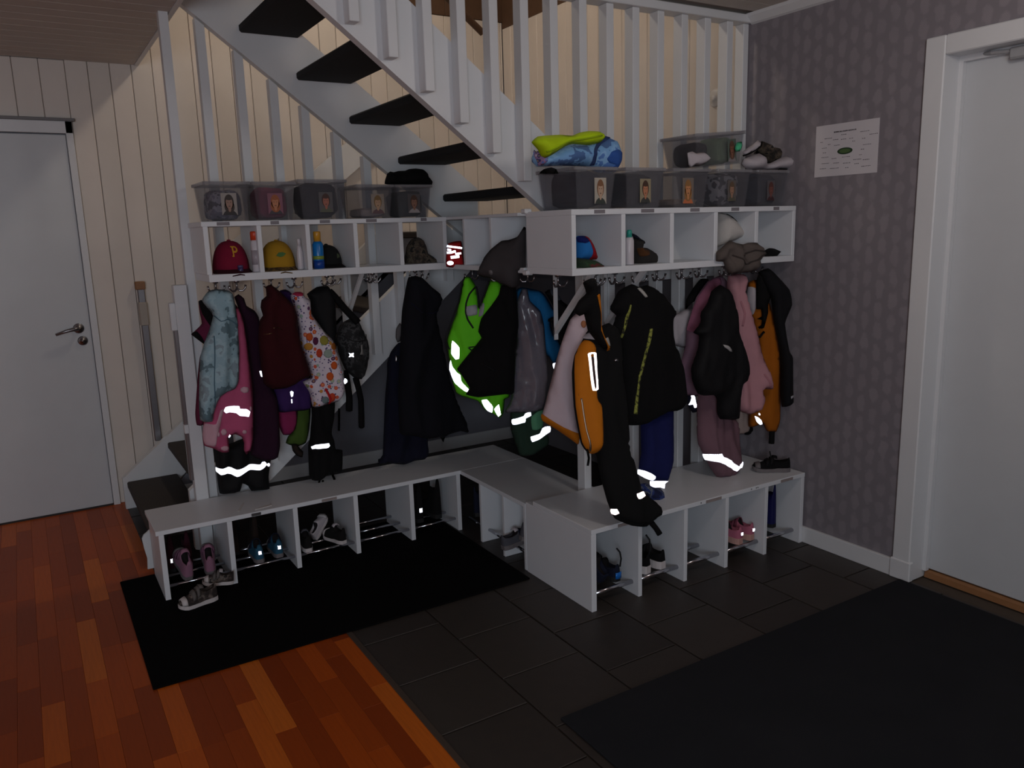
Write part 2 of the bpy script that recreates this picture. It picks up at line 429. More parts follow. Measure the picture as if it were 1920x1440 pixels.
# ================================================================== STAIRS
# upper flight (rises to the left above the benches)
us = thing('staircase', 'white open-riser upper stair flight with black carpeted treads above the shelves', 'staircase', (1.85, 3.2, 1.49))
def ub(x): return 1.807-.77*(x-1.5)     # underside line of the upper stringers
XA, XB = -.35, 2.08
for nm, ya, yb in (('stringer', YN+.055, YN+.097), ('stringer', YF-.005, YF+.04)):
    obj(nm, MB().prism([(XB, ya, ub(XB)+.02), (XB, ya, ub(XB)+.32), (XA, ya, ub(XA)+.32), (XA, ya, ub(XA))], (0, yb-ya, 0)), WHITE, us)
for k in range(8):
    x0 = 1.875-.2355*k; z0 = 1.617+.1793*k
    obj('tread', MB().box(x0, x0+.262, YN+.097, YF-.005, z0, z0+.036, .008), BLACKT, us)
# posts
slat = .0365
pk = 0
xs = [1.05+.1355*i - .0 for i in range(-4, 7)]
for x0 in [1.0535+.1362*i for i in range(-3, 7)]:
    zb = 2.177-.765*(x0-1.052)
    if x0 > 1.80: zb = S1+.02
    obj('baluster', MB().box(x0, x0+slat, YN, YN+.055, zb, CZ-.0365 if x0 > XE+.1 else CZ+.28, .002), WHITE, us)
ns = thing('slat_screen', 'white post screen behind the wall-side shelf, reaching from bench to ceiling rail', 'slat screen', (2.45, YN+.03, 0))
for i in range(7):
    x0 = 2.011+.1362*i
    obj('slat', MB().box(x0, x0+slat, YN, YN+.055, 0, CZ-.0365, .002), WHITE, ns)
obj('slat', MB().box(XR-.035, XR-.002, YN+.004, YN+.055, 0, CZ-.0365, .002), WHITE, ns)
obj('top_rail', MB().box(.70, XR-.002, YN-.018, YN+.062, CZ-.036, CZ-.002, .003), WHITE, ns)

# lower flight along the back wall
ls = thing('staircase', 'white lower stair flight with dark treads rising behind the stair slats', 'staircase', (.5, 4.3, 0))
def lz(x): return .30+.82*(x-.506)
ylo, yhi = 3.775, 3.815
obj('stringer', MB().prism([(.540, ylo, .05), (.575, ylo, .038), (2.1, ylo, 1.30), (2.1, ylo, 1.60), (.54, ylo, zt(.54))], (0, yhi-ylo, 0)), WHITE, ls)
obj('stringer', MB().prism([(.345, yu, 0), (.42, yu, 0), (.52, yu, 0.03), (2.1, yu, 1.30), (2.1, yu, 1.61), (.345, yu, zt(.345))], (0, .04, 0)), WHITE, ls)
LTR = paint('dark_brown_tread', (52, 45, 42), .8, .12, 40, .4)
for k in range(8):
    x0 = .365+.229*k; z1 = .155+.188*k
    obj('tread', MB().box(x0, x0+.262, yhi, yu, z1-.036, z1, .006), LTR, ls)
obj('landing', MB().box(2.10, XR-.002, YN+.10, YB-.01, 1.31, 1.473).box(2.10, XR-.002, YN+.098, YN+.10, 1.22, 1.473), WHITE, ls)
obj('wall_rail', MB().prism([(1.0, YB-.05, 1.19), (1.0, YB-.05, 1.39), (2.08, YB-.05, 2.232), (2.08, YB-.05, 2.032)], (0, .03, 0)), WHITE, ls)

# far slats between the lower flight and the hall
fs = thing('slat_screen', 'white vertical slats rising from the long bench to upper stair flight', 'slat screen', (1.1, YF+.02, 0))
xsl = [.616, .756, .905, 1.046, 1.182, 1.325, 1.465, 1.605, 1.745, 1.885]
for i, x0 in enumerate(xsl):
    ta, tb_ = min(ub(x0)-.001, CZ+.27), min(ub(x0+.037)-.001, CZ+.27)
    bot = 0 if i < 1 else max(.31, zt(x0)-.22)
    obj('slat', MB().prism([(x0, YF, bot), (x0+.037, YF, bot), (x0+.037, YF, tb_), (x0, YF, ta)], (0, .045, 0)), WHITE, fs)
nw = thing('gate_post', 'white stair gate post standing behind the long bench end by the steps', 'post', (.585, YF-.01, 0))
obj('post', MB().box(.556, .611, YF-.028, YF+.03, 0, 1.275, .003), WHITE, nw)
obj('channel', MB().box(.540, .556, YF-.02, YF+.015, .40, 1.09, .002), ALU, nw)
obj('catch', MB().box(.532, .556, YF-.025, YF+.01, 1.08, 1.20, .003), WHITE, nw)
obj('catch', MB().box(.538, .557, YF-.03, YF+.0, .62, .66, .002), WHITE, nw)
wc = thing('gate_channel', 'grey metal gate channel on boarded wall above the bottom steps', 'rail', (.56, YB-.02, .33))
obj('channel', MB().box(.545, .580, YB-.035, YB, .335, 1.21, .003), ALU, wc)
obj('end_cap', MB().box(.535, .585, YB-.042, YB, 1.20, 1.245, .004), OAK, wc)
obj('sleeve', MB().box(.541, .584, YB-.04, YB, 1.00, 1.13, .004), paint('beige_sleeve', (170, 160, 150), .5), wc)

rail_a, rail_b = at(905, 62, Y=YF-.09), at(876, 33, Y=YF-.09)
rd = (rail_b-rail_a).normalized()
hr = obj('handrail', MB().tube([rail_a, rail_a+rd*2.2], .017, 10), paint('brown_handrail', (120, 86, 60), .45), us, smooth=True)
obj('bracket', MB().tube([rail_a+rd*.12, rail_a+rd*.12+Vector((0, .03, -.05)), rail_a+rd*.12+Vector((0, .085, -.06))], .008, 8), paint('brown_handrail', (120, 86, 60), .45), hr, smooth=True)
wsw = obj('wall_switch', (lambda m: m.add([Vector((XR-.001-p.z, 2.925+p.x, 2.062+p.y)) for p in MB().lathe((0, 0, 0), [(.042, 0), (.042, .008), (.036, .014), (.014, .015), (.014, .02), (.004, .021)], 24).v], MB().lathe((0, 0, 0), [(.042, 0), (.042, .008), (.036, .014), (.014, .015), (.014, .02), (.004, .021)], 24).f))(MB()), paint('switch_white', (226, 222, 220), .4), None, smooth=True)
tag(wsw, 'round white wall switch on stairwell wall behind the post screen', 'switch')

# upstairs lamp fixture (above the frame)
ul = thing('ceiling_lamp', 'small pendant lamp hanging over the stair landing upstairs', 'lamp', (1.7, 3.9, 4.9))
obj('cord', MB().tube([(1.7, 3.9, 4.9), (1.7, 3.9, 3.74)], .004), RUBBER, ul)
obj('shade', MB().lathe((1.7, 3.9, 3.64), [(.03, .1), (.05, .09), (.17, 0), (.165, 0), (.045, .085), (.028, .095)], 24), paint('lamp_shade', (200, 190, 170), .6), ul, smooth=True)

hl = thing('ceiling_lamp', 'added unseen ceiling fixture for the hall fill light near the entrance door', 'lamp', (1.9, .9, CZ))  # invented fixture that goes with the added hall fill light
obj('base_plate', MB().lathe((1.9, .9, CZ-.02), [(.14, .019), (.15, .012), (.15, 0), (.02, 0)], 28), WHITE, hl, smooth=True)

# ================================================================== BENCHES
TB = .019
def rods(root, x0, x1, y, z, r, axis='X', ys=(.03, .14, .25)):
    for i, d in enumerate(ys):
        if axis == 'X': p = [(x0, y+d, z), (x1, y+d, z)]
        else: p = [(y+d, x0, z), (y+d, x1, z)]
        o = obj('rod', MB().tube(p, r, 10), STEEL, root, smooth=True)
SCR = paint('screw_black', (30, 28, 30), .5)
bl = thing('shoe_bench', 'long white shoe bench with five cubbies along the stair slats', 'bench', (1.04, 3.55, 0))
lbx = [.350, .619, .900, 1.180, 1.459, 1.7125]
obj('bench_top', MB().box(.338, XC+.375, YL, YF-.032, HL-TB, HL, .0015), BOARD, bl)
for i, x0 in enumerate(lbx):
    obj('end_panel' if i == 0 else 'divider', MB().box(x0-.002, x0+.019, YL+.001, YF-.036, 0 if True else .0, HL-TB, .0012), BOARD, bl)
for i in range(5): rods(bl, lbx[i]+.018, lbx[i+1]-.001, YL, .055, .0062)
TEARS = paint('torn_paper_edge', (205, 200, 198), .8)
obj('name_label', MB().box(.72, .76, YL-.0012, YL+.0005, HL-.0165, HL-.004), paint('dark_label', (70, 66, 68), .6), bl)
obj('name_label', MB().box(1.03, 1.10, YL-.0012, YL+.0005, HL-.0165, HL-.004), paint('faded_label', (150, 138, 136), .6), bl)

bc = thing('shoe_bench', 'white corner shoe bench section joining the two long benches', 'bench', (1.9, 3.0, 0))
obj('bench_top', MB().box(XC, 2.108, YN+.058, YL-.001, HL-TB, HL, .0015), BOARD, bc)
iby = [3.186, 2.974, 2.792]
for y0 in iby: obj('divider', MB().box(XC+.001, 2.10, y0-.008, y0+.010, 0, HL-TB, .0012), BOARD, bc)
obj('back_panel', MB().box(2.09, 2.105, 2.80, YL-.002, .02, HL-TB), BOARD, bc)
for a, b in ((3.196, YL-.002), (2.984, 3.178), (2.80, 2.966)): rods(bc, a, b, XC, .055, .0075, 'Y', (.04, .17))

br = thing('shoe_bench', 'white shoe bench with five cubbies beside the papered wall', 'bench', (2.35, 2.55, 0))
rbx = [1.7316, 1.9826, 2.2276, 2.4660, 2.7100, 2.9480]
obj('bench_top', MB().box(1.7320, XR-.017, YR, YN-.004, HR-TB, HR, .0015), BOARD, br)
obj('end_panel', MB().box(1.7316, 1.7316+.024, YR+.0008, YN+.052, 0, HR-TB-.0002, .0012), BOARD, br)
for i, x0 in enumerate(rbx[1:]): obj('divider', MB().box(x0-.017, x0+.002 if i < 4 else x0+.004, YR+.001, YN-.006, 0, HR-TB, .0012), BOARD, br)
for i in range(5): rods(br, rbx[i]+(.023 if i == 0 else .002), rbx[i+1]-.017, YR+.012, .052, .0095, 'X', (.03, .15))
for xx in (2.01, 2.05, 2.30, 2.345, 2.60, 2.63, 2.64): obj('screw_hole', MB().box(xx, xx+.004, YR-.0008, YR+.001, HR-.012, HR-.006), SCR, br)
for xx, w in ((1.86, .07), (2.33, .09), (2.79, .08)): obj('name_label', MB().box(xx, xx+w, YR-.0012, YR+.0006, HR-.0165, HR-.004), paint('faded_label', (150, 138, 136), .6), br)

# ================================================================== SHELVES
def label(root, x0, x1, y, z, m=None, axis='X'):
    obj('name_label', MB().box(x0, x1, y-.0012, y+.0006, z-.0068, z+.0068), m or paint('printed_name_label', (128, 122, 128), .6), root)
sl = thing('wall_shelf', 'white five-cubby wall shelf over the bench along the stair slats', 'shelf', (1.19, 3.55, S0))
SB = .030; ST = .020
obj('shelf_bottom', MB().box(.650, XC+.0, YSL, YF-.032, S0, S0+SB, .0015), BOARD, sl)
obj('shelf_top', MB().box(.640, XC+.0, YSL, YF-.032, S1-ST, S1, .0015), BOARD, sl)
lsx = [.645, .856, 1.060, 1.274, 1.490, 1.7125]
for i, x0 in enumerate(lsx): obj('end_panel' if i == 0 else 'divider', MB().box(x0, x0+(.019), YSL+.001, YF-.036, S0+SB, S1-ST, .0012), BOARD, sl)
for a, w in ((.70, .05), (.915, .035), (1.125, .045), (1.335, .05), (1.60, .03)): label(sl, a, a+w, YSL, S1-.0095)
sc = thing('wall_shelf', 'white corner wall shelf joining the two long shelves', 'shelf', (1.9, 3.0, S0))
obj('shelf_bottom', MB().box(XC+.0008, XC+.32, YN+.02, YF-.034, S0, S0+.022, .0015), BOARD, sc)
obj('shelf_top', MB().box(XC+.0008, XC+.32, YN+.056, YF-.034, S1-.014, S1-.001, .0015), BOARD, sc)
for y0 in (3.245, 3.005): obj('divider', MB().box(XC+.002, XC+.31, y0-.006, y0+.012, S0+.022, S1-.014, .0012), BOARD, sc)
obj('back_panel', MB().box(XC+.305, XC+.318, YN+.058, YF-.036, S0+.022, S1-.014), BOARD, sc)
sr = thing('wall_shelf', 'white five-cubby wall shelf over the bench beside the papered wall', 'shelf', (2.33, 2.55, S0))
obj('shelf_bottom', MB().box(XC, 2.945, YSR, YN-.004, S0, S0+.026, .0015), BOARD, sr)
obj('shelf_top', MB().box(XC, 2.945, YSR, YN-.004, S1-.021, S1, .0015), BOARD, sr)
rsx = [1.7330, 1.965, 2.211, 2.451, 2.691, 2.926]
for i, x0 in enumerate(rsx): obj('end_panel' if i == 0 else 'divider', MB().box(x0, x0+.0195, YSR+.001, YN-.006, S0+.026, S1-.021, .0012), BOARD, sr)
for a, w in ((1.835, .05), (2.06, .065), (2.315, .05), (2.545, .045), (2.80, .035)): label(sr, a, a+w, YSR, S1-.010)
for zz in (S1, S0): obj('corner_clip', MB().box(XC-.012, XC+.02, YN-.02, YN+.012, zz-.006, zz+.012, .003), WHITE, sr)
for x0 in (1.86, 2.12):
    obj('bracket', MB().prism([(x0, YSR+.05, S0-.001), (x0, YSR+.075, S0-.001), (x0, YN-.002, S0-.23), (x0, YN-.002, S0-.26)], (.018, 0, 0)).box(x0, x0+.018, YN-.006, YN-.001, S0-.28, S0), WHITE, sr)
for x0 in (1.315, 1.640):
    obj('bracket', MB().prism([(x0, YSL+.05, S0-.001), (x0, YSL+.07, S0-.001), (x0, YF-.036, S0-.20), (x0, YF-.036, S0-.225)], (.016, 0, 0)).box(x0, x0+.016, YF-.036, YF-.032, S0-.26, S0), WHITE, sl)

def hook(root, x, y, z, rz=0, s=1.0):
    c, q = math.cos(rz), math.sin(rz)
    def P(a, b, h): return (x+(a*c-b*q)*s, y+(a*q+b*c)*s, z+h*s)
    m = MB(); m.tube([P(0, 0, 0), P(0, 0, -.012)], [.013*s, .011*s], 12); m.tube([P(0, 0, -.01), P(0, 0, -.038)], .0042*s, 8)
    for sg in (-1, 1):
        m.tube([P(0, 0, -.036), P(sg*.010, -.004, -.046), P(sg*.022, -.008, -.046), P(sg*.031, -.012, -.036), P(sg*.034, -.013, -.022)], [.0042*s, .0042*s, .0038*s, .0036*s, .0048*s], 8)
    obj('hook', m, HOOKM, root, smooth=True)
for x0, yy in ((.70, 3.55), (.775, 3.50), (.93, 3.54), (1.02, 3.50), (1.165, 3.49), (1.215, 3.56), (1.385, 3.50), (1.405, 3.60), (1.60, 3.50), (1.66, 3.56)): hook(sl, x0, yy, S0, R.uniform(-.15, .15))
for x0, yy in ((1.80, 3.30), (1.80, 3.06), (1.85, 2.90), (1.90, 3.20)): hook(sc, x0, yy, S0, -.9)
for x0, yy in ((1.80, 2.60), (1.90, 2.52), (1.945, 2.55), (2.035, 2.54), (2.145, 2.53), (2.265, 2.55), (2.395, 2.54), (2.515, 2.56), (2.625, 2.52), (2.73, 2.55), (2.85, 2.55)): hook(sr, x0, yy, S0, R.uniform(-.2, .2), 1.08)

# poster
ps = thing('notice_sheet', 'white paper notice with a green oval taped to the wallpaper', 'paper', (XR-.003, 2.19, 1.755))
obj('sheet', MB().box(XR-.0025, XR-.001, 2.0423, 2.3393, 1.6503, 1.8603), paint('paper_white', (205, 200, 205), .8, .02), ps)
INK = paint('print_grey', (74, 70, 78), .8)
def onp(u, v): return 2.3393-.297*u, 1.8603-.21*v      # u right, v down on the sheet
def smudge(u, v, w, h=.011, m=INK, slope=0):
    y, z = onp(u, v); wy = w*.297
    mm = MB(); nseg = max(2, int(w*42)); a = 0
    for i in range(nseg):
        ww = wy/nseg*R.uniform(.55, .8); yy_ = y-i*wy/nseg
        mm.box(XR-.0031, XR-.0024, yy_, yy_-ww, z-h*.21/2*R.uniform(.7, 1.1), z+h*.21/2*R.uniform(.7, 1.1))
    obj('print_line', mm, m, ps)
for u, v, w in ((.72, .21, .14), (.86, .28, .13), (.42, .22, .09), (.15, .26, .13), (.29, .30, .09), (.42, .31, .09), (.55, .31, .07), (.75, .34, .06), (.08, .32, .05), (.60, .37, .05), (.21, .38, .05), (.31, .41, .10),
                (.77, .46, .13), (.11, .44, .09), (.13, .53, .06), (.74, .54, .06), (.72, .64, .05), (.11, .62, .12), (.28, .66, .09), (.45, .65, .13), (.63, .72, .13), (.78, .74, .11), (.12, .74, .13), (.31, .75, .10), (.47, .77, .12), (.65, .80, .08), (.09, .84, .11), (.26, .85, .15), (.51, .86, .06), (.76, .86, .15)):
    smudge(u, v, w)
smudge(.30, .155, .36, .026, paint('print_dark', (52, 48, 54), .8))
ov = MB(); cyy, czz = onp(.49, .535)
ov.prism([(XR-.0026, cyy+.036*math.cos(a), czz+.0135*math.sin(a)) for a in [i*math.pi/14 for i in range(28)]], (-.0008, 0, 0)); obj('green_oval', ov, paint('print_green_dark', (40, 62, 40), .7), ps)
ov = MB().prism([(XR-.0034, cyy+.026*math.cos(a), czz+.0085*math.sin(a)) for a in [i*math.pi/14 for i in range(28)]], (-.0004, 0, 0)); obj('green_oval', ov, paint('print_green', (78, 104, 60), .7), ps)

# ================================================================== SOFT THINGS
class Plane:
    def __init__(s, p, n):
        s.p = Vector(p); s.n = Vector(n).normalized(); s.u = Vector((-s.n.y, s.n.x, 0)).normalized()
        s.v = s.n.cross(s.u)
        if s.v.z < 0: s.v = -s.v
    def uv(s, q):
        d = ray(*q); t = (s.p-CAM).dot(s.n)/d.dot(s.n); w = CAM+d*t-s.p; return (w.dot(s.u), w.dot(s.v))
    def P(s, u, v, h): return s.p+s.u*u+s.v*v+s.n*h
def PY(y, tilt=0): return Plane((1.2, y, .9), (0, -1, tilt))
PL = [PY(3.475), PY(3.545), PY(3.615), PY(3.670)]
PR = [PY(2.445), PY(2.515), PY(2.585), PY(2.650)]
def PD(k): return Plane((1.86+.06*k, 3.02+.08*k, .9), (-.6, -.8, 0))

def smooth_poly(pts, step):
    n = len(pts); out = []
    for i in range(n):
        p0, p1, p2, p3 = [np.array(pts[(i+k-1) % n]) for k in range(4)]
        L = np.linalg.norm(p2-p1); m = max(1, int(L/step))
        for j in range(m):
            t = j/m; a = .5*((2*p1)+(-p0+p2)*t+(2*p0-5*p1+4*p2-p3)*t*t+(-p0+3*p1-3*p2+p3)*t**3)
            b = p1*(1-t)+p2*t; out.append(tuple(b*.55+a*.45))
    return out
def seg_dist(P, poly):
    P = np.asarray(P)[:, None, :]; A = np.asarray(poly)[None]; B = np.roll(A, -1, axis=1); d = B-A
    t = np.clip(((P-A)*d).sum(-1)/np.maximum((d*d).sum(-1), 1e-12), 0, 1)
    return np.sqrt((((A+d*t[..., None])-P)**2).sum(-1)).min(1)
def inside(P, poly):
    x, y = np.asarray(P)[:, 0], np.asarray(P)[:, 1]; A = np.asarray(poly); B = np.roll(A, -1, axis=0); r = np.zeros(len(x), bool)
    for (x1, y1), (x2, y2) in zip(A, B):
        if y1 == y2: continue
        c = ((y1 > y) != (y2 > y)) & (x < (x2-x1)*(y-y1)/(y2-y1)+x1); r ^= c
    return r
def triangulate(poly, step, seed=0):
    a = np.asarray(poly); lo, hi = a.min(0), a.max(0); rr = np.random.RandomState(seed)
    gx, gy = np.meshgrid(np.arange(lo[0], hi[0], step), np.arange(lo[1], hi[1], step)); g = np.stack([gx.ravel(), gy.ravel()], -1)
    if len(g): g = g+rr.uniform(-.22, .22, g.shape)*step
    if len(g): g = g[inside(g, poly)]
    if len(g): g = g[seg_dist(g, poly) > step*.55]
    n = len(poly); vs = [Vector(p) for p in poly]+[Vector(p) for p in g]
    ov, oe, of, *_ = delaunay_2d_cdt(vs, [(i, (i+1) % n) for i in range(n)], [], 1, 1e-6)
    ov = np.array([tuple(v) for v in ov]); fs = []
    cen = np.array([ov[list(f)].mean(0) for f in of]); ok = inside(cen, poly)
    return ov, [tuple(f) for f, k in zip(of, ok) if k]

class Soft:
    """a hanging or lying piece of fabric: an outline filled out to a padded, folded body"""
    def __init__(s, outline, plane, T=.026, w=.04, fold=.015, fsc=(17, 2.4), back=.55, step=.013, seed=1, lean=0):
        s.pl = plane; s.poly = smooth_poly([plane.uv(q) for q in outline], step*.9); s.T, s.w, s.fold, s.fsc, s.back, s.seed, s.step = T, w, fold, fsc, back, seed, step
        s.lean = lean; s.v0 = max(p[1] for p in s.poly)
    def h(s, P, sd=1):
        d = seg_dist(P, s.poly); q = np.clip(d/s.w, 0, 1); prof = np.sqrt(np.clip(1-(1-q)**2, 0, 1))
        out = np.zeros(len(P))
        for i, (u, v) in enumerate(P):
            wv = noise.noise(Vector((u*3.1, v*2.2, s.seed*1.7)))
            f = noise.noise(Vector((u*s.fsc[0]+wv*1.6+s.seed*3.3, v*s.fsc[1]+s.seed, .5))) + .45*noise.noise(Vector((u*s.fsc[0]*2.1+wv*2, v*s.fsc[1]*2.4, s.seed+4.)))
            ridge = 1-abs(noise.noise(Vector((u*s.fsc[0]*.8+wv*2.2+s.seed*7, v*s.fsc[1]*.7, s.seed*.3))))*2
            out[i] = (f*1.3+.85*ridge)*s.fold
        if sd > 0: return prof*s.T+out*prof+s.lean*(s.v0-np.asarray(P)[:, 1])
        return -prof*s.T*s.back+out*.4*prof+s.lean*(s.v0-np.asarray(P)[:, 1])
    def mesh(s):
        V, Fc = triangulate(s.poly, s.step, s.seed); d = seg_dist(V, s.poly); bd = d < 1e-5
        hf = s.h(V, 1); hb = s.h(V, -1); mb = MB(); n = len(V); idx = {}
        vs = [s.pl.P(u, v, hh) for (u, v), hh in zip(V, hf)]
        for i in range(n):
            if bd[i]: idx[i] = i
            else: idx[i] = len(vs); vs.append(s.pl.P(V[i][0], V[i][1], hb[i]))
        mb.add(vs, [tuple(f) for f in Fc]+[tuple(idx[i] for i in reversed(f)) for f in Fc]); return mb
    def patch(s, outline, off=.0035, step=None, raw=False):
        poly = [s.pl.uv(q) for q in outline]
        step = step or max(.005, s.step*.6)
        if not raw: poly = smooth_poly(poly, step*1.2)
        V, Fc = triangulate(poly, step, s.seed+9); d = seg_dist(V, poly); bd = d < 1e-5
        ins = inside(V, s.poly); hh = s.h(V, 1); base = s.lean*(s.v0-V[:, 1])
        hh = np.where(ins, hh, base); mb = MB()
        vs = [s.pl.P(u, v, h_+off) for (u, v), h_ in zip(V, hh)]; idx = {}
        for i in np.where(bd)[0]: idx[i] = len(vs); vs.append(s.pl.P(V[i][0], V[i][1], hh[i]-.002))
        fs = [tuple(f) for f in Fc]; cnt = {}
        for f in fs:
            for a, b in zip(f, f[1:]+f[:1]): cnt[(a, b)] = 1
        for (a, b) in list(cnt):
            if (b, a) not in cnt and a in idx and b in idx: fs.append((b, a, idx[a], idx[b]))
        mb.add(vs, fs); return mb
def base_of(mb):
    lo = Vector((min(p.x for p in mb.v), min(p.y for p in mb.v), min(p.z for p in mb.v))); hi = Vector((max(p.x for p in mb.v), max(p.y for p in mb.v), max(p.z for p in mb.v)))
    return Vector(((lo.x+hi.x)/2, (lo.y+hi.y)/2, lo.z))
SEED = [0]
def garment(name, label, cat, crop, outline, plane, mat, part='shell', patches=(), group=None, **k):
    SEED[0] += 1; k.setdefault('seed', SEED[0])
    s = Soft(px(crop, outline), plane, **k); mb = s.mesh()
    t = thing(name, label, cat, tuple(base_of(mb)), group)
    body = obj(part, mb, mat, t, smooth=True)
    for pt in patches:
        nm, cr_, pts, m = pt[:4]; off = pt[4] if len(pt) > 4 else .004
        par = body if nm.startswith('sub_') else t
        obj(nm.replace('sub_', ''), s.patch(px(cr_, pts), off), m, par, smooth=True)
    return t, s
def strip(cr_, pts, w):                       # a ribbon outline along a path (crop units)
    L, Rr = [], []
    for i, p in enumerate(pts):
        a = pts[max(i-1, 0)]; b = pts[min(i+1, len(pts)-1)]; d = (b[0]-a[0], b[1]-a[1]); l = math.hypot(*d) or 1
        nx, ny = -d[1]/l*w/2, d[0]/l*w/2; L.append((p[0]+nx, p[1]+ny)); Rr.append((p[0]-nx, p[1]-ny))
    return L+Rr[::-1]
def disc(cx, cy, r, ry=None, n=10): return [(cx+r*math.cos(2*math.pi*i/n), cy+(ry or r)*math.sin(2*math.pi*i/n)) for i in range(n)]

# fabrics
def speckle(name, base, spots, sc=30, thr=.36, fine=None):
    t = NT(name); co = t.coord()
    v = t.node('ShaderNodeTexVoronoi', i_Scale=sc, i_Randomness=.9); t.l.new(co, v.inputs['Vector'])
    dot = t.math('LESS_THAN', v.outputs['Distance'], thr); sp = t.node('ShaderNodeSeparateColor'); t.l.new(v.outputs['Color'], sp.inputs[0])
    pal = t.ramp(sp.outputs[0], [(i/len(spots), lin(c)) for i, c in enumerate(spots)]); pal.node.color_ramp.interpolation = 'CONSTANT'
    ring = t.math('LESS_THAN', v.outputs['Distance'], thr*.5); pal2 = t.mix(t.math('MULTIPLY', ring, .35), pal, lin((240, 200, 120)))
    c = t.mix(dot, lin(base), pal2)
    if fine:
        v2 = t.node('ShaderNodeTexVoronoi', i_Scale=sc*2.6); t.l.new(co, v2.inputs['Vector'])
        d2 = t.math('MULTIPLY', t.math('LESS_THAN', v2.outputs['Distance'], .34), t.math('SUBTRACT', 1, dot)); s2 = t.node('ShaderNodeSeparateColor'); t.l.new(v2.outputs['Color'], s2.inputs[0])
        p2 = t.ramp(s2.outputs[1], [(0, lin(base)), (.35, lin(fine[0])), (.7, lin(fine[1]))]); p2.node.color_ramp.interpolation = 'CONSTANT'; c = t.mix(d2, c, p2)
    t.bump(t.noise(300, 2), .2, .001); m = t.set(c, .8); MATS[name] = m; return m
def camo(name, cols, sc=9, rough=.9):
    t = NT(name); n = t.noise(sc, 3, None, .6)
    r = t.ramp(n, [(0, lin(cols[0])), (.44, lin(cols[1])), (.52, lin(cols[2])), (.6, lin(cols[3]))]); r.node.color_ramp.interpolation = 'CONSTANT'
    t.bump(t.noise(300, 2), .25, .0015); m = t.set(r, rough); MATS[name] = m; return m
FRUIT = speckle('fruit_print', (212, 200, 212), [(206, 84, 40), (150, 170, 160), (188, 130, 50), (90, 50, 90), (120, 140, 100), (206, 84, 60)], 33, .33, ((120, 108, 150), (80, 66, 110)))
BLUEP = camo('pale_blue_print', [(92, 116, 126), (138, 166, 178), (150, 176, 186), (128, 146, 156)], 11, .75)
CAMO = camo('grey_black_camo', [(18, 18, 20), (30, 30, 32), (62, 62, 64), (20, 20, 22)], 18)
CAMOG = camo('brown_camo', [(34, 30, 26), (62, 52, 44), (84, 74, 62), (26, 24, 22)], 26)
PLUM = cloth('plum_cloth', (104, 36, 66)); PINKF = cloth('pink_cloth', (196, 88, 128), .8); PALEP = cloth('pale_pink_flower', (214, 170, 184))
DPLUM = cloth('dark_plum_cloth', (46, 18, 40)); MAROON = cloth('maroon_cloth', (56, 9, 16)); PURPLE = cloth('purple_cloth', (62, 36, 96))
MAG = cloth('magenta_cloth', (150, 44, 94)); GREENC = cloth('olive_green_cloth', (72, 96, 38)); HIVIS = cloth('hi_vis_green', (112, 226, 36), .75, .10, 7)
GOLD = cloth('yellow_gold_cloth', (236, 150, 20), .8, .08); SILVER = paint('matt_silver_tape', (160, 160, 166), .5)
DGREY = cloth('dark_grey_cloth', (62, 58, 60)); BLUEJ = cloth('teal_blue_cloth', (20, 106, 164), .8); DGREEN = cloth('dark_green_cloth', (40, 62, 50)); MINT = cloth('mint_cloth', (96, 160, 122))
WPINK = cloth('off_white_pink_cloth', (216, 196, 204), .8, .06); ORANGE = cloth('orange_cloth', (198, 114, 16), .8, .08); ORANGE2 = cloth('amber_cloth', (164, 90, 10), .85, .1)
YTAPE = camo('yellow_print_tape', [(40, 40, 24), (120, 124, 52), (160, 164, 76), (128, 130, 58)], 60)
BLUET = cloth('royal_blue_cloth', (26, 31, 86)); MAUVE = cloth('mauve_cloth', (150, 92, 116)); LILAC = cloth('dusty_lilac_cloth', (138, 104, 122)); WGREY = cloth('white_grey_cloth', (186, 178, 184), .85, .06)
LPINK = cloth('light_pink_cloth', (190, 138, 146), .8, .08); DMAUVE = cloth('dusky_mauve_cloth', (124, 92, 103)); CREAM = cloth('cream_cloth', (190, 168, 160))
BLUECAMO = camo('blue_pattern', [(20, 28, 70), (40, 58, 120), (110, 118, 130), (26, 36, 84)], 20)
PLASTIC = clear('clear_plastic_bag', (132, 126, 138), .40, .18)
LIME = cloth('lime_yellow_cloth', (190, 222, 20), .8, .1, 8); SKYB = camo('sky_blue_towel', [(76, 108, 160), (118, 164, 214), (134, 178, 222), (84, 124, 190)], 12)

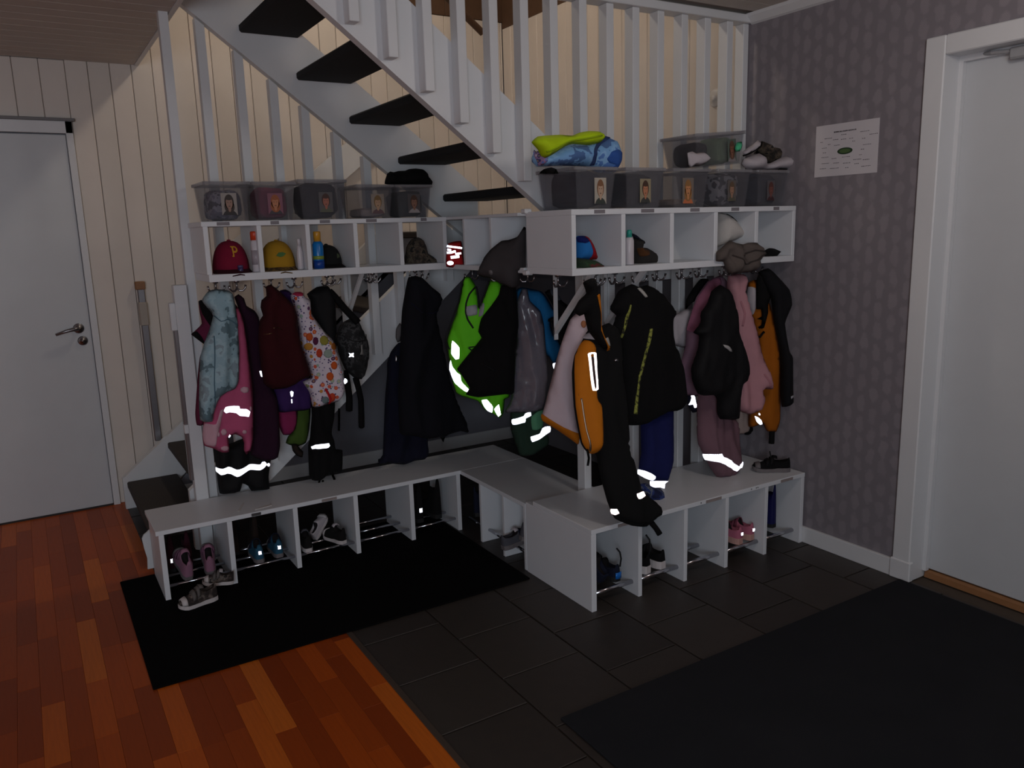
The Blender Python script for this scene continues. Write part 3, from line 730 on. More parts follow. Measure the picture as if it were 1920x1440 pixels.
# ---------------------------------------------------------------- left row of hooks
garment('jacket', 'plum child jacket with black collar behind the pale blue raincoat', 'jacket', 'LL',
        [(105, 212), (130, 203), (220, 180), (320, 200), (330, 400), (240, 600), (150, 850), (137, 970), (95, 972), (85, 900), (98, 700), (112, 560), (140, 475), (60, 415), (85, 392), (125, 350), (112, 280)], PL[2], PLUM,
        patches=[('collar', 'LL', [(105, 212), (135, 205), (165, 260), (195, 330), (180, 375), (125, 290)], BLACKC), ('cuff', 'LL', [(60, 415), (90, 395), (120, 430), (145, 478), (120, 462)], BLACKC)], T=.022)
garment('raincoat', 'pale blue printed child raincoat hanging over a pink flowered jacket', 'raincoat', 'LL',
        [(165, 150), (215, 138), (285, 145), (315, 165), (330, 230), (345, 330), (350, 420), (356, 520), (352, 700), (330, 750), (280, 770), (240, 800), (215, 850), (197, 910), (192, 950), (150, 956), (115, 940), (108, 860), (110, 700), (115, 560), (140, 470), (170, 390), (195, 300), (150, 240), (125, 205)],
        PL[0], BLUEP, T=.034, fold=.016, patches=[('hood_seam', 'LL', strip('LL', [(195, 300), (230, 330), (270, 318), (300, 330), (345, 360)], 5), cloth('blue_seam', (84, 112, 128))), ('sleeve_seam', 'LL', strip('LL', [(190, 420), (195, 560), (192, 720), (200, 860)], 5), cloth('blue_seam', (84, 112, 128)))])
garment('jacket', 'pink flowered child jacket with a white reflective band', 'jacket', 'LL',
        [(320, 225), (350, 255), (380, 330), (400, 450), (420, 600), (437, 750), (441, 900), (440, 1050), (425, 1130), (400, 1152), (384, 1125), (385, 1080), (370, 1045), (330, 1028), (290, 1045), (293, 1136), (250, 1141), (200, 1117), (140, 1097), (130, 1040), (135, 970), (170, 800), (250, 650), (300, 400)],
        PL[1], PINKF, fold=.012,
        patches=[('reflective_band', 'L2', [(372, 450), (392, 398), (470, 384), (555, 386), (565, 418), (640, 420), (688, 450), (672, 515), (620, 505), (560, 502), (520, 470), (440, 460), (395, 472)], RETRO, .006)] +
        [('flower', c_, d_, PALEP, .005) for c_, d_ in (('L2', disc(620, 185, 55, 40, 7)), ('L2', disc(372, 705, 38, 42, 6)), ('L2', disc(620, 700, 28, 26, 6)), ('L2', disc(390, 905, 55, 30, 7)), ('L2', disc(305, 730, 16, 30, 6)), ('L2', disc(700, 420, 14, 30, 6)))] +
        [('pale_sleeve', 'L2', [(150, 610), (270, 600), (330, 440), (370, 420), (330, 600), (285, 760), (262, 880), (150, 860), (128, 740)], PALEP, .003), ('reflector', 'L2', disc(452, 764, 12, 24, 8), RETRO, .006)])
garment('snowsuit', 'dark plum child snowsuit hanging beside the pink flowered jacket', 'snowsuit', 'LL',
        [(325, 185), (350, 168), (385, 195), (400, 240), (450, 270), (475, 310), (490, 420), (505, 560), (535, 700), (590, 800), (602, 1000), (606, 1100), (592, 1170), (560, 1186), (500, 1190), (425, 1150), (432, 1000), (428, 800), (410, 600), (390, 430), (350, 260)],
        PL[2], DPLUM, T=.035, fold=.014, patches=[('reflector', 'L1', [(868, 1245), (890, 1240), (930, 1295), (915, 1320), (890, 1318)], RETRO, .006)])
garment('snow_trousers', 'black child snow trousers with a broad reflective band above the bench', 'trousers', 'LL',
        [(200, 1105), (300, 1085), (380, 1055), (430, 1100), (560, 1145), (546, 1200), (536, 1290), (541, 1365), (490, 1371), (430, 1376), (410, 1345), (375, 1330), (360, 1376), (300, 1391), (235, 1391), (215, 1250)], PL[3], BLACKC2, T=.04,
        patches=[('reflective_band', 'L2', [(290, 1152), (350, 1140), (415, 1118), (460, 1130), (520, 1155), (620, 1128), (700, 1095), (810, 1090), (830, 1058), (865, 1058), (897, 1095), (860, 1122), (800, 1157), (690, 1162), (600, 1200), (520, 1237), (450, 1207), (400, 1197), (330, 1222), (295, 1202)], RETRO, .006), ('reflector', 'L2', disc(918, 1103, 20, 20, 8), RETRO, .006)])
garment('jacket', 'dark maroon child jacket with hood on the hook beside the fruit print coat', 'jacket', 'LL',
        [(518, 122), (550, 110), (577, 130), (620, 165), (690, 240), (712, 310), (722, 430), (748, 520), (797, 662), (790, 682), (740, 692), (700, 722), (640, 747), (560, 752), (505, 715), (482, 560), (471, 440), (480, 330), (500, 300), (486, 250), (492, 205), (522, 180)], PL[0], MAROON, T=.04, fold=.014,
        patches=[('zip', 'L3', strip('L3', [(65, 690), (120, 682), (155, 668)], 10), metal('brass_zip', (150, 120, 90)), .003), ('zip', 'L3', strip('L3', [(170, 610), (230, 602), (290, 632)], 7), metal('brass_zip', (150, 120, 90)), .003)])
garment('jacket', 'purple jacket half hidden between maroon jacket and fruit print coat', 'jacket', 'LL',
        [(592, 165), (640, 140), (680, 168), (722, 300), (765, 500), (795, 700), (802, 860), (760, 882), (690, 887), (600, 892), (565, 760), (590, 500)], PL[2], PURPLE, T=.025,
        patches=[('reflector', 'L4', [(392, 85), (412, 70), (434, 85), (428, 135), (408, 145)], RETRO, .006), ('reflector', 'L4', strip('L4', [(412, 172), (414, 218)], 12), RETRO, .006)])
garment('trousers', 'magenta child trousers below the purple jacket', 'trousers', 'LL', [(585, 860), (640, 800), (712, 870), (708, 960), (697, 1000), (665, 1032), (625, 1032), (602, 985)], PL[3], MAG, T=.02)
garment('trousers', 'olive green child trousers below the purple jacket', 'trousers', 'LL', [(700, 830), (792, 850), (784, 1000), (764, 1082), (720, 1100), (690, 1102), (640, 1082), (655, 1040), (690, 1000)], PY(3.695), GREENC, T=.015)
garment('mitten', 'small dark mitten dangling under the olive trousers', 'mitten', 'L4', [(435, 740), (500, 735), (540, 790), (580, 830), (570, 900), (500, 880), (450, 820)], PL[3], cloth('dark_brown_knit', (44, 34, 28)), T=.014, w=.02)
garment('raincoat', 'white child coat printed with fruit, hanging next to the black jacket', 'raincoat', 'LL',
        [(668, 178), (690, 157), (735, 155), (762, 188), (790, 202), (800, 290), (835, 340), (880, 400), (930, 450), (957, 520), (977, 590), (997, 640), (1002, 760), (986, 800), (960, 826), (900, 842), (840, 862), (805, 857), (785, 770), (745, 706), (790, 682), (762, 570), (727, 470), (722, 380), (702, 320), (692, 250)],
        PL[1], FRUIT, T=.035, fold=.010, patches=[('collar', 'L3', [(440, 205), (480, 180), (545, 178), (580, 195), (545, 222), (470, 226)], cloth('pink_red_lining', (190, 50, 84))), ('zip', 'L4', strip('L4', [(815, 40), (850, 100), (880, 170), (888, 238)], 28), cloth('red_zip', (196, 34, 40))),
                 ('reflector', 'L3', disc(1084, 1270, 32, 32, 10), RETRO, .007)] +
        [('fruit', 'L3', disc(x, y, rx, ry, 9), cloth(nm, c), .0035) for x, y, rx, ry, nm, c in ((622, 722, 38, 52, 'print_orange', (208, 92, 40)), (800, 762, 52, 60, 'print_kiwi', (150, 140, 60)), (742, 918, 38, 55, 'print_red', (204, 70, 44)), (845, 922, 50, 55, 'print_mint', (156, 170, 160)), (615, 840, 48, 48, 'print_yellow', (200, 140, 60)), (925, 838, 46, 44, 'print_amber', (176, 104, 40)), (915, 1065, 36, 50, 'print_orange', (208, 92, 40)), (870, 1200, 42, 52, 'print_orange', (208, 92, 40)), (695, 770, 34, 50, 'print_plum', (96, 36, 70)))] +
        [('fruit', 'L4', disc(x, y, rx, ry, 9), cloth(nm, c), .0035) for x, y, rx, ry, nm, c in ((815, 180, 45, 45, 'print_sage', (120, 136, 140)), (900, 150, 42, 58, 'print_red', (204, 70, 44)))])
garment('jacket', 'black jacket between fruit print coat and camouflage backpack', 'jacket', 'LL',
        [(770, 168), (830, 125), (900, 118), (935, 180), (948, 250), (948, 430), (960, 620), (900, 640), (880, 560), (840, 420), (800, 290), (788, 205)], PL[2], BLACKC2, T=.035)
garment('trousers', 'black child trousers with a thin reflective stripe hanging to the bench', 'trousers', 'L4',
        [(690, 200), (960, 170), (962, 400), (928, 600), (962, 700), (978, 800), (1062, 812), (1056, 1070), (960, 1082), (890, 1102), (840, 1152), (780, 1187), (690, 1182), (652, 1110), (640, 760), (662, 650), (682, 400)], PL[2], BLACKC, T=.03,
        patches=[('reflective_band', 'L4', [(690, 722), (770, 714), (862, 706), (874, 738), (850, 756), (740, 768), (690, 764), (660, 777), (654, 755)], RETRO, .006)])
SRC = px('L4', [(800, 1180)])[0]
# trouser foot straps
def loopstrap(name, label, cat, cr_, pts, w, plane, mat, T=.006, **k):
    return garment(name, label, cat, cr_, strip(cr_, pts, w), plane, mat, T=T, w=.02, fold=.002, step=.01, **k)
loopstrap('strap', 'black elastic foot loop lying on the stair-side bench top', 'strap', 'L4', [(785, 1170), (768, 1240), (785, 1315), (820, 1315), (835, 1240), (815, 1180)], 24, PL[2], BLACKC)
loopstrap('strap', 'thin black cord tail below the striped black trousers', 'strap', 'L4', [(925, 1080), (950, 1140), (985, 1215)], 28, PL[2], BLACKC)
# backpack
bp, bps = garment('backpack', 'black and grey camouflage child backpack on the hook', 'backpack', 'LL',
        [(985, 345), (1030, 320), (1060, 312), (1092, 340), (1130, 430), (1146, 485), (1142, 580), (1130, 632), (1108, 690), (1060, 682), (1002, 625), (962, 525), (950, 440), (968, 370)], PY(3.655), CAMO, part='bag_body', T=.065, w=.07, fold=.010, back=.3,
        patches=[('logo_print', 'L3', [(1085, 910), (1105, 918), (1130, 905), (1128, 930), (1135, 960), (1112, 952), (1090, 962), (1098, 935)], RETRO, .006), ('emblem', 'L3', [(1215, 812), (1236, 806), (1238, 880), (1248, 925), (1205, 925), (1220, 880)], paint('grey_emblem', (130, 126, 124), .5), .004), ('pocket_zip', 'L3', strip('L3', [(1020, 700), (1120, 760), (1260, 760), (1350, 700)], 14), RUBBER, .004)])
def ribbon(name, cr_, pts, w, plane, mat, parent, T=.005):
    SEED[0] += 1; s = Soft(px(cr_, strip(cr_, pts, w)), plane, T=T, w=.015, fold=.001, step=.011, seed=SEED[0]); return obj(name, s.mesh(), mat, parent, smooth=True)
ribbon('shoulder_strap', 'LL', [(905, 150), (950, 195), (1000, 255), (1060, 318), (1085, 345)], 44, PY(3.60), BLACKC, bp, .008)
ribbon('webbing_strap', 'LL', [(1068, 680), (1085, 740), (1102, 820), (1106, 985)], 36, PY(3.655), BLACKC, bp)
ribbon('webbing_strap', 'LL', [(1000, 640), (1020, 720), (1030, 800), (1030, 885)], 40, PY(3.655), BLACKC, bp)
ribbon('cord', 'L4', [(1020, 300), (1020, 430), (1018, 575)], 26, PL[2], BLACKC, bp)
# big dark coats left of the corner
garment('trousers', 'navy rain trousers hanging below the long black coat', 'trousers', 'M2',
        [(165, 650), (190, 575), (240, 515), (300, 520), (340, 800), (430, 1100), (442, 1250), (420, 1300), (350, 1311), (280, 1336), (160, 1326), (110, 1331), (104, 1300), (135, 1270), (150, 900), (165, 720)], PL[2], NAVYC, T=.035, fold=.014, patches=[('buckle', 'M2', strip('M2', [(212, 595), (208, 635)], 16), HOOKM)])
garment('coat', 'long black coat with hood hanging beside the grey under-stair wall', 'coat', 'M2',
        [(308, 72), (350, 64), (402, 75), (470, 140), (520, 180), (532, 230), (502, 290), (490, 330), (520, 450), (560, 650), (600, 820), (650, 950), (700, 1050), (712, 1120), (660, 1110), (560, 1142), (546, 1187), (520, 1150), (450, 1162), (330, 1140), (250, 1120), (240, 800), (255, 500), (265, 300), (290, 150)], PL[0], cloth('blue_black_cloth', (16, 16, 24)), T=.045, fold=.018,
        patches=[('hood_seam', 'M2', strip('M2', [(300, 240), (360, 300), (430, 310), (495, 290)], 7), NAVYC)])
garment('scarf', 'grey knitted scarf end beside the long black coat', 'scarf', 'M2', [(225, 420), (250, 380), (268, 400), (262, 500), (235, 512), (222, 480)], PL[3], cloth('mid_grey_knit', (108, 104, 106)), T=.012, w=.02)

# ---------------------------------------------------------------- corner hooks
garment('safety_vest', 'lime green safety vest with black piping and reflective bands', 'vest', 'N',
        [(867, 529), (872, 519), (881, 519), (892, 536), (898, 567), (900, 574), (903, 567), (914, 538), (918, 527), (932, 525), (942, 534), (946, 560), (965, 620), (960, 700), (955, 745), (947, 748), (944, 775), (937, 784), (925, 776), (908, 768), (896, 752), (872, 745), (856, 737), (850, 722), (845, 695), (838, 640), (846, 612), (855, 588), (863, 556)], PD(.9), HIVIS, T=.03, fold=.012,
        patches=[('piping', 'M', strip('M', [(400, 320), (345, 390), (315, 480), (310, 570), (330, 650), (385, 740)], 16), RUBBER, .005), ('piping', 'M', strip('M', [(405, 315), (425, 420), (435, 520)], 14), RUBBER, .005), ('piping', 'M', strip('M', [(285, 215), (250, 330), (225, 470), (160, 640), (110, 790), (95, 885), (140, 960)], 14), RUBBER, .005), ('piping', 'M', strip('M', [(535, 260), (490, 400), (445, 540)], 14), RUBBER, .005),
                 ('tape', 'M', [(318, 515), (412, 500), (425, 545), (425, 600), (330, 615), (316, 570)], SILVER, .005), ('tape', 'M', [(450, 500), (495, 480), (500, 520), (485, 605), (440, 620), (445, 560)], SILVER, .005), ('button_loop', 'M', strip('M', [(335, 935), (400, 930), (370, 965), (335, 935)], 12), RUBBER, .005),
                 ('reflective_band', 'M', [(172, 868), (240, 940), (240, 1050), (205, 1062), (158, 1000)], RETRO, .007), ('reflective_band', 'M', [(150, 1072), (165, 1130), (215, 1200), (250, 1222), (262, 1290), (340, 1368), (332, 1397), (290, 1382), (200, 1312), (165, 1250), (127, 1180), (135, 1110)], RETRO, .007),
                 ('reflective_band', 'M2', [(810, 892), (845, 884), (887, 930), (880, 972), (850, 962), (822, 925)], RETRO, .007), ('reflective_band', 'M2', [(897, 945), (925, 918), (937, 990), (922, 1000)], RETRO, .007)])
garment('coat', 'plain black child coat hanging in front of the green safety vest', 'coat', 'M2',
        [(935, 128), (985, 120), (1032, 140), (1042, 250), (1052, 400), (1027, 560), (1022, 850), (960, 862), (870, 872), (780, 882), (695, 862), (722, 820), (660, 720), (637, 690), (740, 560), (802, 480), (780, 440), (800, 350), (870, 260), (918, 190)], PD(-.15), BLACKC, T=.04, fold=.015,
        patches=[('pocket_flap', 'M2', strip('M2', [(800, 640), (850, 660), (905, 690)], 8), BLACKC2)])
garment('jacket', 'teal blue child jacket partly behind a clear plastic bag', 'jacket', 'M',
        [(815, 360), (880, 325), (1000, 345), (1080, 368), (1130, 420), (1200, 540), (1252, 620), (1180, 660), (1200, 800), (1292, 950), (1245, 1105), (1200, 1112), (1150, 1040), (1000, 900), (850, 700)], PD(1.0), BLUEJ, T=.025, patches=[('reflector', 'M', [(1198, 1118), (1246, 1104), (1247, 1140), (1226, 1182), (1206, 1165)], RETRO, .006)])
garment('jacket', 'black jacket between the teal jacket and the white orange-hemmed jacket', 'jacket', 'M',
        [(1115, 375), (1150, 350), (1210, 350), (1300, 470), (1420, 560), (1392, 650), (1292, 950), (1205, 770), (1190, 690), (1145, 680), (1152, 650), (1240, 620), (1180, 480)], PD(.7), BLACKC2, T=.02, patches=[('collar', 'M', [(1170, 345), (1215, 350), (1290, 450), (1260, 460), (1190, 400)], cloth('grey_lining', (70, 74, 84)))])
garment('plastic_bag', 'clear plastic bag hanging over the teal jacket', 'plastic bag', 'M2',
        [(1040, 250), (1075, 150), (1110, 150), (1130, 230), (1200, 300), (1225, 400), (1237, 560), (1252, 750), (1222, 960), (1150, 982), (1040, 987), (958, 982), (1000, 900), (1020, 700), (1035, 500)], PD(.35), PLASTIC, part='film', T=.02, fold=.014, fsc=(26, 2))
garment('trousers', 'dark green rain trousers with two reflective bands below the plastic bag', 'trousers', 'M2',
        [(1003, 960), (1150, 940), (1222, 930), (1217, 1070), (1257, 1150), (1252, 1205), (1150, 1272), (1060, 1272), (1000, 1100)], PD(.75), DGREEN, T=.03,
        patches=[('mint_panel', 'M2', [(1142, 1000), (1215, 955), (1217, 1075), (1150, 1085)], MINT, .003), ('reflective_band', 'M2', [(1010, 1025), (1090, 1000), (1100, 982), (1138, 968), (1142, 990), (1105, 1012), (1100, 1040), (1015, 1056)], RETRO, .007), ('reflective_band', 'M2', [(1138, 1135), (1200, 1112), (1215, 1085), (1266, 1078), (1267, 1112), (1212, 1140), (1150, 1167)], RETRO, .007)])
garment('jacket', 'dark grey garment spilling out of the corner shelf', 'jacket', 'SH',
        [(478, 855), (560, 660), (640, 560), (770, 458), (850, 448), (960, 408), (1040, 285), (1062, 300), (1062, 800), (1000, 830), (985, 990), (900, 1032), (800, 992), (620, 902), (560, 897)], Plane((1.70, 2.86, 1.3), (-.8, -.6, 0)), DGREY, T=.045, w=.06, fold=.014, fsc=(10, 7), back=.5,
        patches=[('button', 'SH', disc(700, 830, 26, 34, 8), paint('grey_button', (96, 92, 94), .6), .004)])

# ---------------------------------------------------------------- right row of hooks
garment('jacket', 'white child jacket with orange hem beside the orange and black jacket', 'jacket', 'R0',
        [(195, 280), (235, 245), (262, 228), (300, 280), (290, 420), (240, 620), (222, 750), (245, 880), (238, 940), (200, 915), (150, 872), (45, 812), (70, 700), (120, 500), (150, 400)], Plane((1.80, 2.60, .9), (-.45, -.89, 0)), WPINK, T=.03, fold=.014,
        patches=[('hem', 'R0', [(45, 778), (150, 838), (242, 880), (236, 940), (200, 915), (130, 866), (45, 812)], ORANGE, .004), ('emblem', 'C5', disc(570, 365, 40, 55, 10), cloth('faded_orange_print', (190, 126, 90)), .004)])
hj, hjs = garment('jacket', 'orange and black child jacket with a sleeve resting on the bench edge', 'jacket', 'R0',
        [(218, 468), (262, 385), (290, 335), (350, 318), (400, 298), (440, 335), (460, 460), (470, 600), (490, 760), (502, 950), (532, 1060), (565, 1175), (610, 1215), (655, 1262), (664, 1312), (600, 1376), (520, 1371), (430, 1332), (390, 1240), (352, 1100), (334, 1000), (322, 985), (288, 987), (250, 932), (214, 740), (204, 560)],
        Plane((2.02, 2.47, 1.15), (0, -1, .24)), cloth('black_softshell', (16, 16, 17)), T=.032, fold=.012,
        patches=[('orange_front', 'R0', [(218, 470), (262, 390), (300, 440), (300, 700), (326, 750), (325, 982), (290, 985), (252, 930), (217, 740), (207, 560)], ORANGE, .003),
                 ('reflective_frame', 'C5', strip('C5', [(575, 850), (670, 838), (690, 1100), (695, 1370), (640, 1385), (610, 1200), (575, 850)], 34), RETROP, .007), ('pocket_zip', 'C5', strip('C5', [(625, 890), (645, 1100), (668, 1350)], 40), paint('dark_zip', (60, 34, 30), .5), .006),
                 ('zip', 'R0', strip('R0', [(228, 700), (255, 860), (285, 980)], 5), metal('pale_zip', (190, 170, 150), .4), .005),
                 ('lining', 'C5', [(570, 590), (640, 520), (720, 540), (770, 660), (690, 640), (600, 610)], WGREY, .004), ('care_label', 'C5', [(780, 660), (860, 600), (905, 720), (870, 750)], paint('care_label_white', (180, 176, 170), .7), .006),
                 ('reflector', 'R3', [(553, 1045), (635, 1026), (643, 1062), (570, 1090)], RETROP, .007), ('reflector', 'R3', [(390, 1180), (408, 1178), (425, 1215), (415, 1232), (402, 1222)], RETROP, .007), ('snap', 'C5', disc(988, 940, 24, 24, 8), HOOKM, .005)])
ribbon('hem_tab', 'R3', [(740, 1290), (790, 1350), (825, 1405)], 48, Plane((2.02, 2.47, 1.15), (0, -1, .24)), BLACKC, hj, .007)
ribbon('pull_cord', 'R3', [(190, 660), (205, 740), (195, 805)], 20, Plane((2.02, 2.44, 1.15), (0, -1, .24)), RUBBER, hj, .004)
garment('hood', 'black hood with an orange edge hanging above the orange jacket', 'hood', 'R0',
        [(262, 85), (290, 68), (322, 62), (340, 150), (352, 330), (395, 425), (380, 445), (330, 392), (288, 335), (268, 252), (245, 262), (212, 237), (240, 180), (280, 140)], PY(2.395), BLACKC, T=.025, patches=[('orange_edge', 'R0', [(308, 150), (334, 148), (350, 250), (366, 350), (402, 440), (388, 446), (360, 385), (345, 300)], ORANGE, .004)])
garment('trousers', 'royal blue rain trousers with reflective cuffs under the taped black jacket', 'trousers', 'R3',
        [(662, 380), (830, 330), (917, 300), (917, 760), (872, 900), (850, 952), (740, 932), (638, 842), (660, 700)], Plane((1.2, 2.60, .9), (0, -1, .13)), BLUET, T=.04, fold=.012,
        patches=[('reflective_cuff', 'R3', [(635, 836), (690, 862), (735, 890), (742, 930), (700, 915), (632, 876)], RETRO, .007), ('reflective_cuff', 'R3', [(740, 938), (835, 928), (842, 945), (862, 950), (855, 1002), (825, 992), (748, 993)], RETRO, .007)])
garment('cloth_bundle', 'blue patterned cloth lying crumpled on the wall-side bench', 'cloth', 'R3', [(640, 970), (700, 955), (760, 990), (835, 1010), (850, 1060), (845, 1120), (790, 1135), (720, 1132), (680, 1090), (645, 1040)], PY(2.475), BLUECAMO, T=.05, w=.05, fold=.016, fsc=(22, 22))
garment('jacket', 'black jacket with yellow printed tape down the front edges', 'jacket', 'R0',
        [(405, 225), (450, 130), (520, 92), (560, 108), (600, 98), (650, 120), (747, 240), (722, 282), (737, 400), (772, 520), (792, 690), (750, 762), (690, 772), (570, 837), (480, 832), (470, 700), (460, 460), (420, 320), (440, 260)], PR[1], BLACKC, T=.042, fold=.014,
        patches=[('printed_tape', 'C5', strip('C5', [(1180, 80), (1150, 230), (1125, 420), (1100, 580)], 20), YTAPE, .004), ('printed_tape', 'C5', strip('C5', [(1475, 430), (1450, 600), (1410, 800), (1360, 1050), (1310, 1300), (1280, 1440)], 28), YTAPE, .004), ('printed_tape', 'R3', strip('R3', [(590, 0), (570, 130), (548, 260), (540, 335)], 17), YTAPE, .004), ('neck_label', 'C5', [(1330, -160), (1370, -170), (1420, -40), (1400, -30)], paint('care_label_white', (180, 176, 170), .7), .005)])
garment('hat', 'black hat hanging on a hook beside the mauve jacket', 'hat', 'R1', [(335, 490), (340, 370), (420, 235), (500, 138), (585, 138), (610, 200), (540, 300), (450, 380), (380, 420)], PR[3], BLACKC, T=.025)
garment('jacket', 'white-grey child jacket sleeve peeking out beside the mauve jacket', 'jacket', 'R1', [(180, 560), (260, 520), (320, 480), (412, 468), (470, 420), (480, 600), (352, 722), (332, 905), (240, 895), (180, 860)], PR[3], WGREY, T=.02, fold=.012)
garment('jacket', 'mauve child jacket behind the black jacket with a small white logo', 'jacket', 'R1', [(345, 730), (390, 660), (420, 470), (450, 350), (580, 165), (720, 100), (790, 150), (830, 280), (700, 600), (600, 1000), (500, 1440), (290, 1440), (268, 1130), (330, 900)], PR[2], LILAC, T=.022, fold=.012,
        patches=[('yoke', 'R1', [(455, 350), (580, 170), (690, 130), (640, 330), (520, 480), (400, 720), (345, 715), (415, 480)], MAUVE, .003), ('reflector', 'R1', [(355, 1285), (365, 1235), (380, 1222), (396, 1240), (396, 1292)], RETRO, .007)])
garment('mitten', 'navy mitten with reflective mark hanging under the mauve jacket', 'mitten', 'R2', [(345, 245), (430, 235), (475, 320), (500, 400), (498, 458), (440, 472), (400, 420), (365, 340)], PR[2], NAVYC, T=.015, w=.02, patches=[('reflective_mark', 'R2', [(395, 262), (410, 248), (432, 252), (440, 330), (458, 395), (432, 406), (412, 362), (382, 376), (385, 345)], RETRO, .005)])
garment('trousers', 'dusky mauve rain trousers with a zigzag reflective cuff above the bench', 'trousers', 'R2',
        [(505, 230), (600, 150), (780, 200), (850, 500), (960, 560), (982, 700), (992, 1000), (962, 1150), (900, 1250), (740, 1252), (650, 1132), (542, 920), (500, 800)], Plane((1.2, 2.575, .9), (0, -1, .13)), DMAUVE, T=.04, fold=.014,
        patches=[('reflective_cuff', 'R2', [(562, 968), (690, 953), (702, 990), (762, 1010), (900, 1108), (908, 1080), (965, 1048), (972, 1080), (940, 1118), (905, 1120), (880, 1162), (820, 1132), (690, 1062), (590, 1038)], RETRO, .007)])
garment('jacket', 'black child jacket with a small white chest logo in front of pink jacket', 'jacket', 'N',
        [(x, y) for x, y in px('R1', [(400, 1150), (480, 900), (492, 780), (418, 740), (500, 640), (510, 510), (590, 400), (620, 280), (720, 203), (800, 260), (832, 380), (872, 560), (902, 760), (992, 1050), (1002, 1200), (930, 1330)])] + px('R2', [(968, 140), (962, 545), (860, 555), (770, 550), (745, 500), (738, 330), (700, 262), (580, 267), (500, 242), (440, 100)]), PR[0], BLACKC2, T=.042, fold=.014,
        patches=[('logo_print', 'R1', [(652, 862), (690, 872), (735, 910), (748, 942), (722, 938), (662, 890)], paint('grey_white_print', (176, 172, 172), .6), .004)])
garment('jacket', 'light pink child jacket between black jacket and amber jacket', 'jacket', 'N',
        px('R1', [(812, 102), (900, 80), (1000, 90), (1022, 150), (1000, 240), (1030, 380), (1082, 560), (1152, 780), (1202, 1000), (1300, 1250), (1305, 1380)]) + px('R2', [(1372, 192), (1272, 192), (1302, 300), (1252, 440), (1130, 492), (972, 440), (900, 300), (940, 100)]) + px('R1', [(900, 1000), (860, 700), (832, 380), (800, 230)]), Plane((2.62, 2.52, .9), (-.35, -.94, 0)), LPINK, T=.035, fold=.016,
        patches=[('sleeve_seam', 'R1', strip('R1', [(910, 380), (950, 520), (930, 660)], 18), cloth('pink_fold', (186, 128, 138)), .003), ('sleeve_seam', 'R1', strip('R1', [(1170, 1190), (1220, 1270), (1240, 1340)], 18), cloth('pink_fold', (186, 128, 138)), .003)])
garment('mitten', 'cream mitten sleeve hanging below the light pink jacket', 'mitten', 'R2', [(972, 420), (1115, 470), (1110, 560), (1092, 690), (1050, 727), (970, 720), (960, 560)], PR[2], CREAM, T=.02)
garment('mitten', 'small black mitten behind the cream mitten', 'mitten', 'R2', [(1060, 700), (1100, 620), (1150, 630), (1145, 690), (1110, 740), (1060, 735)], PR[3], BLACKC, T=.014, w=.02)
PA = Plane((2.75, 2.575, .9), (-.6, -.8, 0)); PC = Plane((2.80, 2.49, .9), (-.6, -.8, 0)); PH = Plane((2.76, 2.515, .9), (-.6, -.8, 0))
garment('jacket', 'amber yellow child jacket hanging beside the last black coat', 'jacket', 'N',
        px('R1', [(1035, 185), (1130, 150), (1180, 300), (1280, 420), (1330, 600), (1382, 900), (1402, 1180)]) + px('R2', [(1492, 40), (1492, 550), (1442, 702), (1330, 692), (1280, 602), (1180, 640), (1110, 640), (1115, 480), (1260, 300), (1200, 100)]) + px('R1', [(1150, 900), (1080, 580), (1030, 380)]), PA, ORANGE2, T=.03, fold=.014,
        patches=[('white_lining', 'R1', [(1035, 225), (1105, 235), (1120, 330), (1112, 460), (1080, 540), (1020, 390)], WGREY, .003), ('reflector', 'R2', [(1165, 492), (1200, 502), (1245, 540), (1265, 598), (1235, 602), (1190, 560)], RETRO, .012), ('sub_reflector', 'R2', disc(1222, 470, 10, 12, 8), RETRO, .012)])
loopstrap('strap', 'black tab hanging below the amber jacket', 'strap', 'R2', [(1392, 680), (1390, 760), (1385, 845)], 68, PA, BLACKC, T=.008)
hs, _ = garment('harness', 'black strap harness with buckles hanging over the amber jacket', 'harness', 'R1', [(1128, 180), (1150, 90), (1210, 60), (1260, 200), (1290, 350), (1262, 420), (1262, 520), (1215, 690), (1180, 700), (1190, 600), (1130, 590), (1190, 560), (1180, 480), (1128, 480)], PH, BLACKC, part='webbing', T=.012, w=.02)
ribbon('buckle', 'R1', [(1140, 790), (1170, 790), (1195, 755), (1220, 730)], 26, PH, RUBBER, hs)
ribbon('buckle', 'R1', [(1155, 690), (1190, 670), (1210, 650)], 26, PH, RUBBER, hs)
garment('coat', 'black coat hanging next to the papered wall, last on the row', 'coat', 'N',
        px('R1', [(1150, 62), (1262, 18), (1332, 70), (1502, 260), (1532, 430), (1452, 640), (1502, 950), (1542, 1030), (1545, 1380)]) + px('R2', [(1652, 350), (1600, 392), (1510, 402), (1490, 200)]) + px('R1', [(1400, 1100), (1380, 900), (1322, 600), (1290, 350), (1200, 200)]), PC, cloth('charcoal_cloth', (20, 20, 24)), T=.035, fold=.014,
        patches=[('reflector', 'R2', [(1598, 262), (1640, 256), (1645, 278), (1602, 290)], SILVER, .006)])

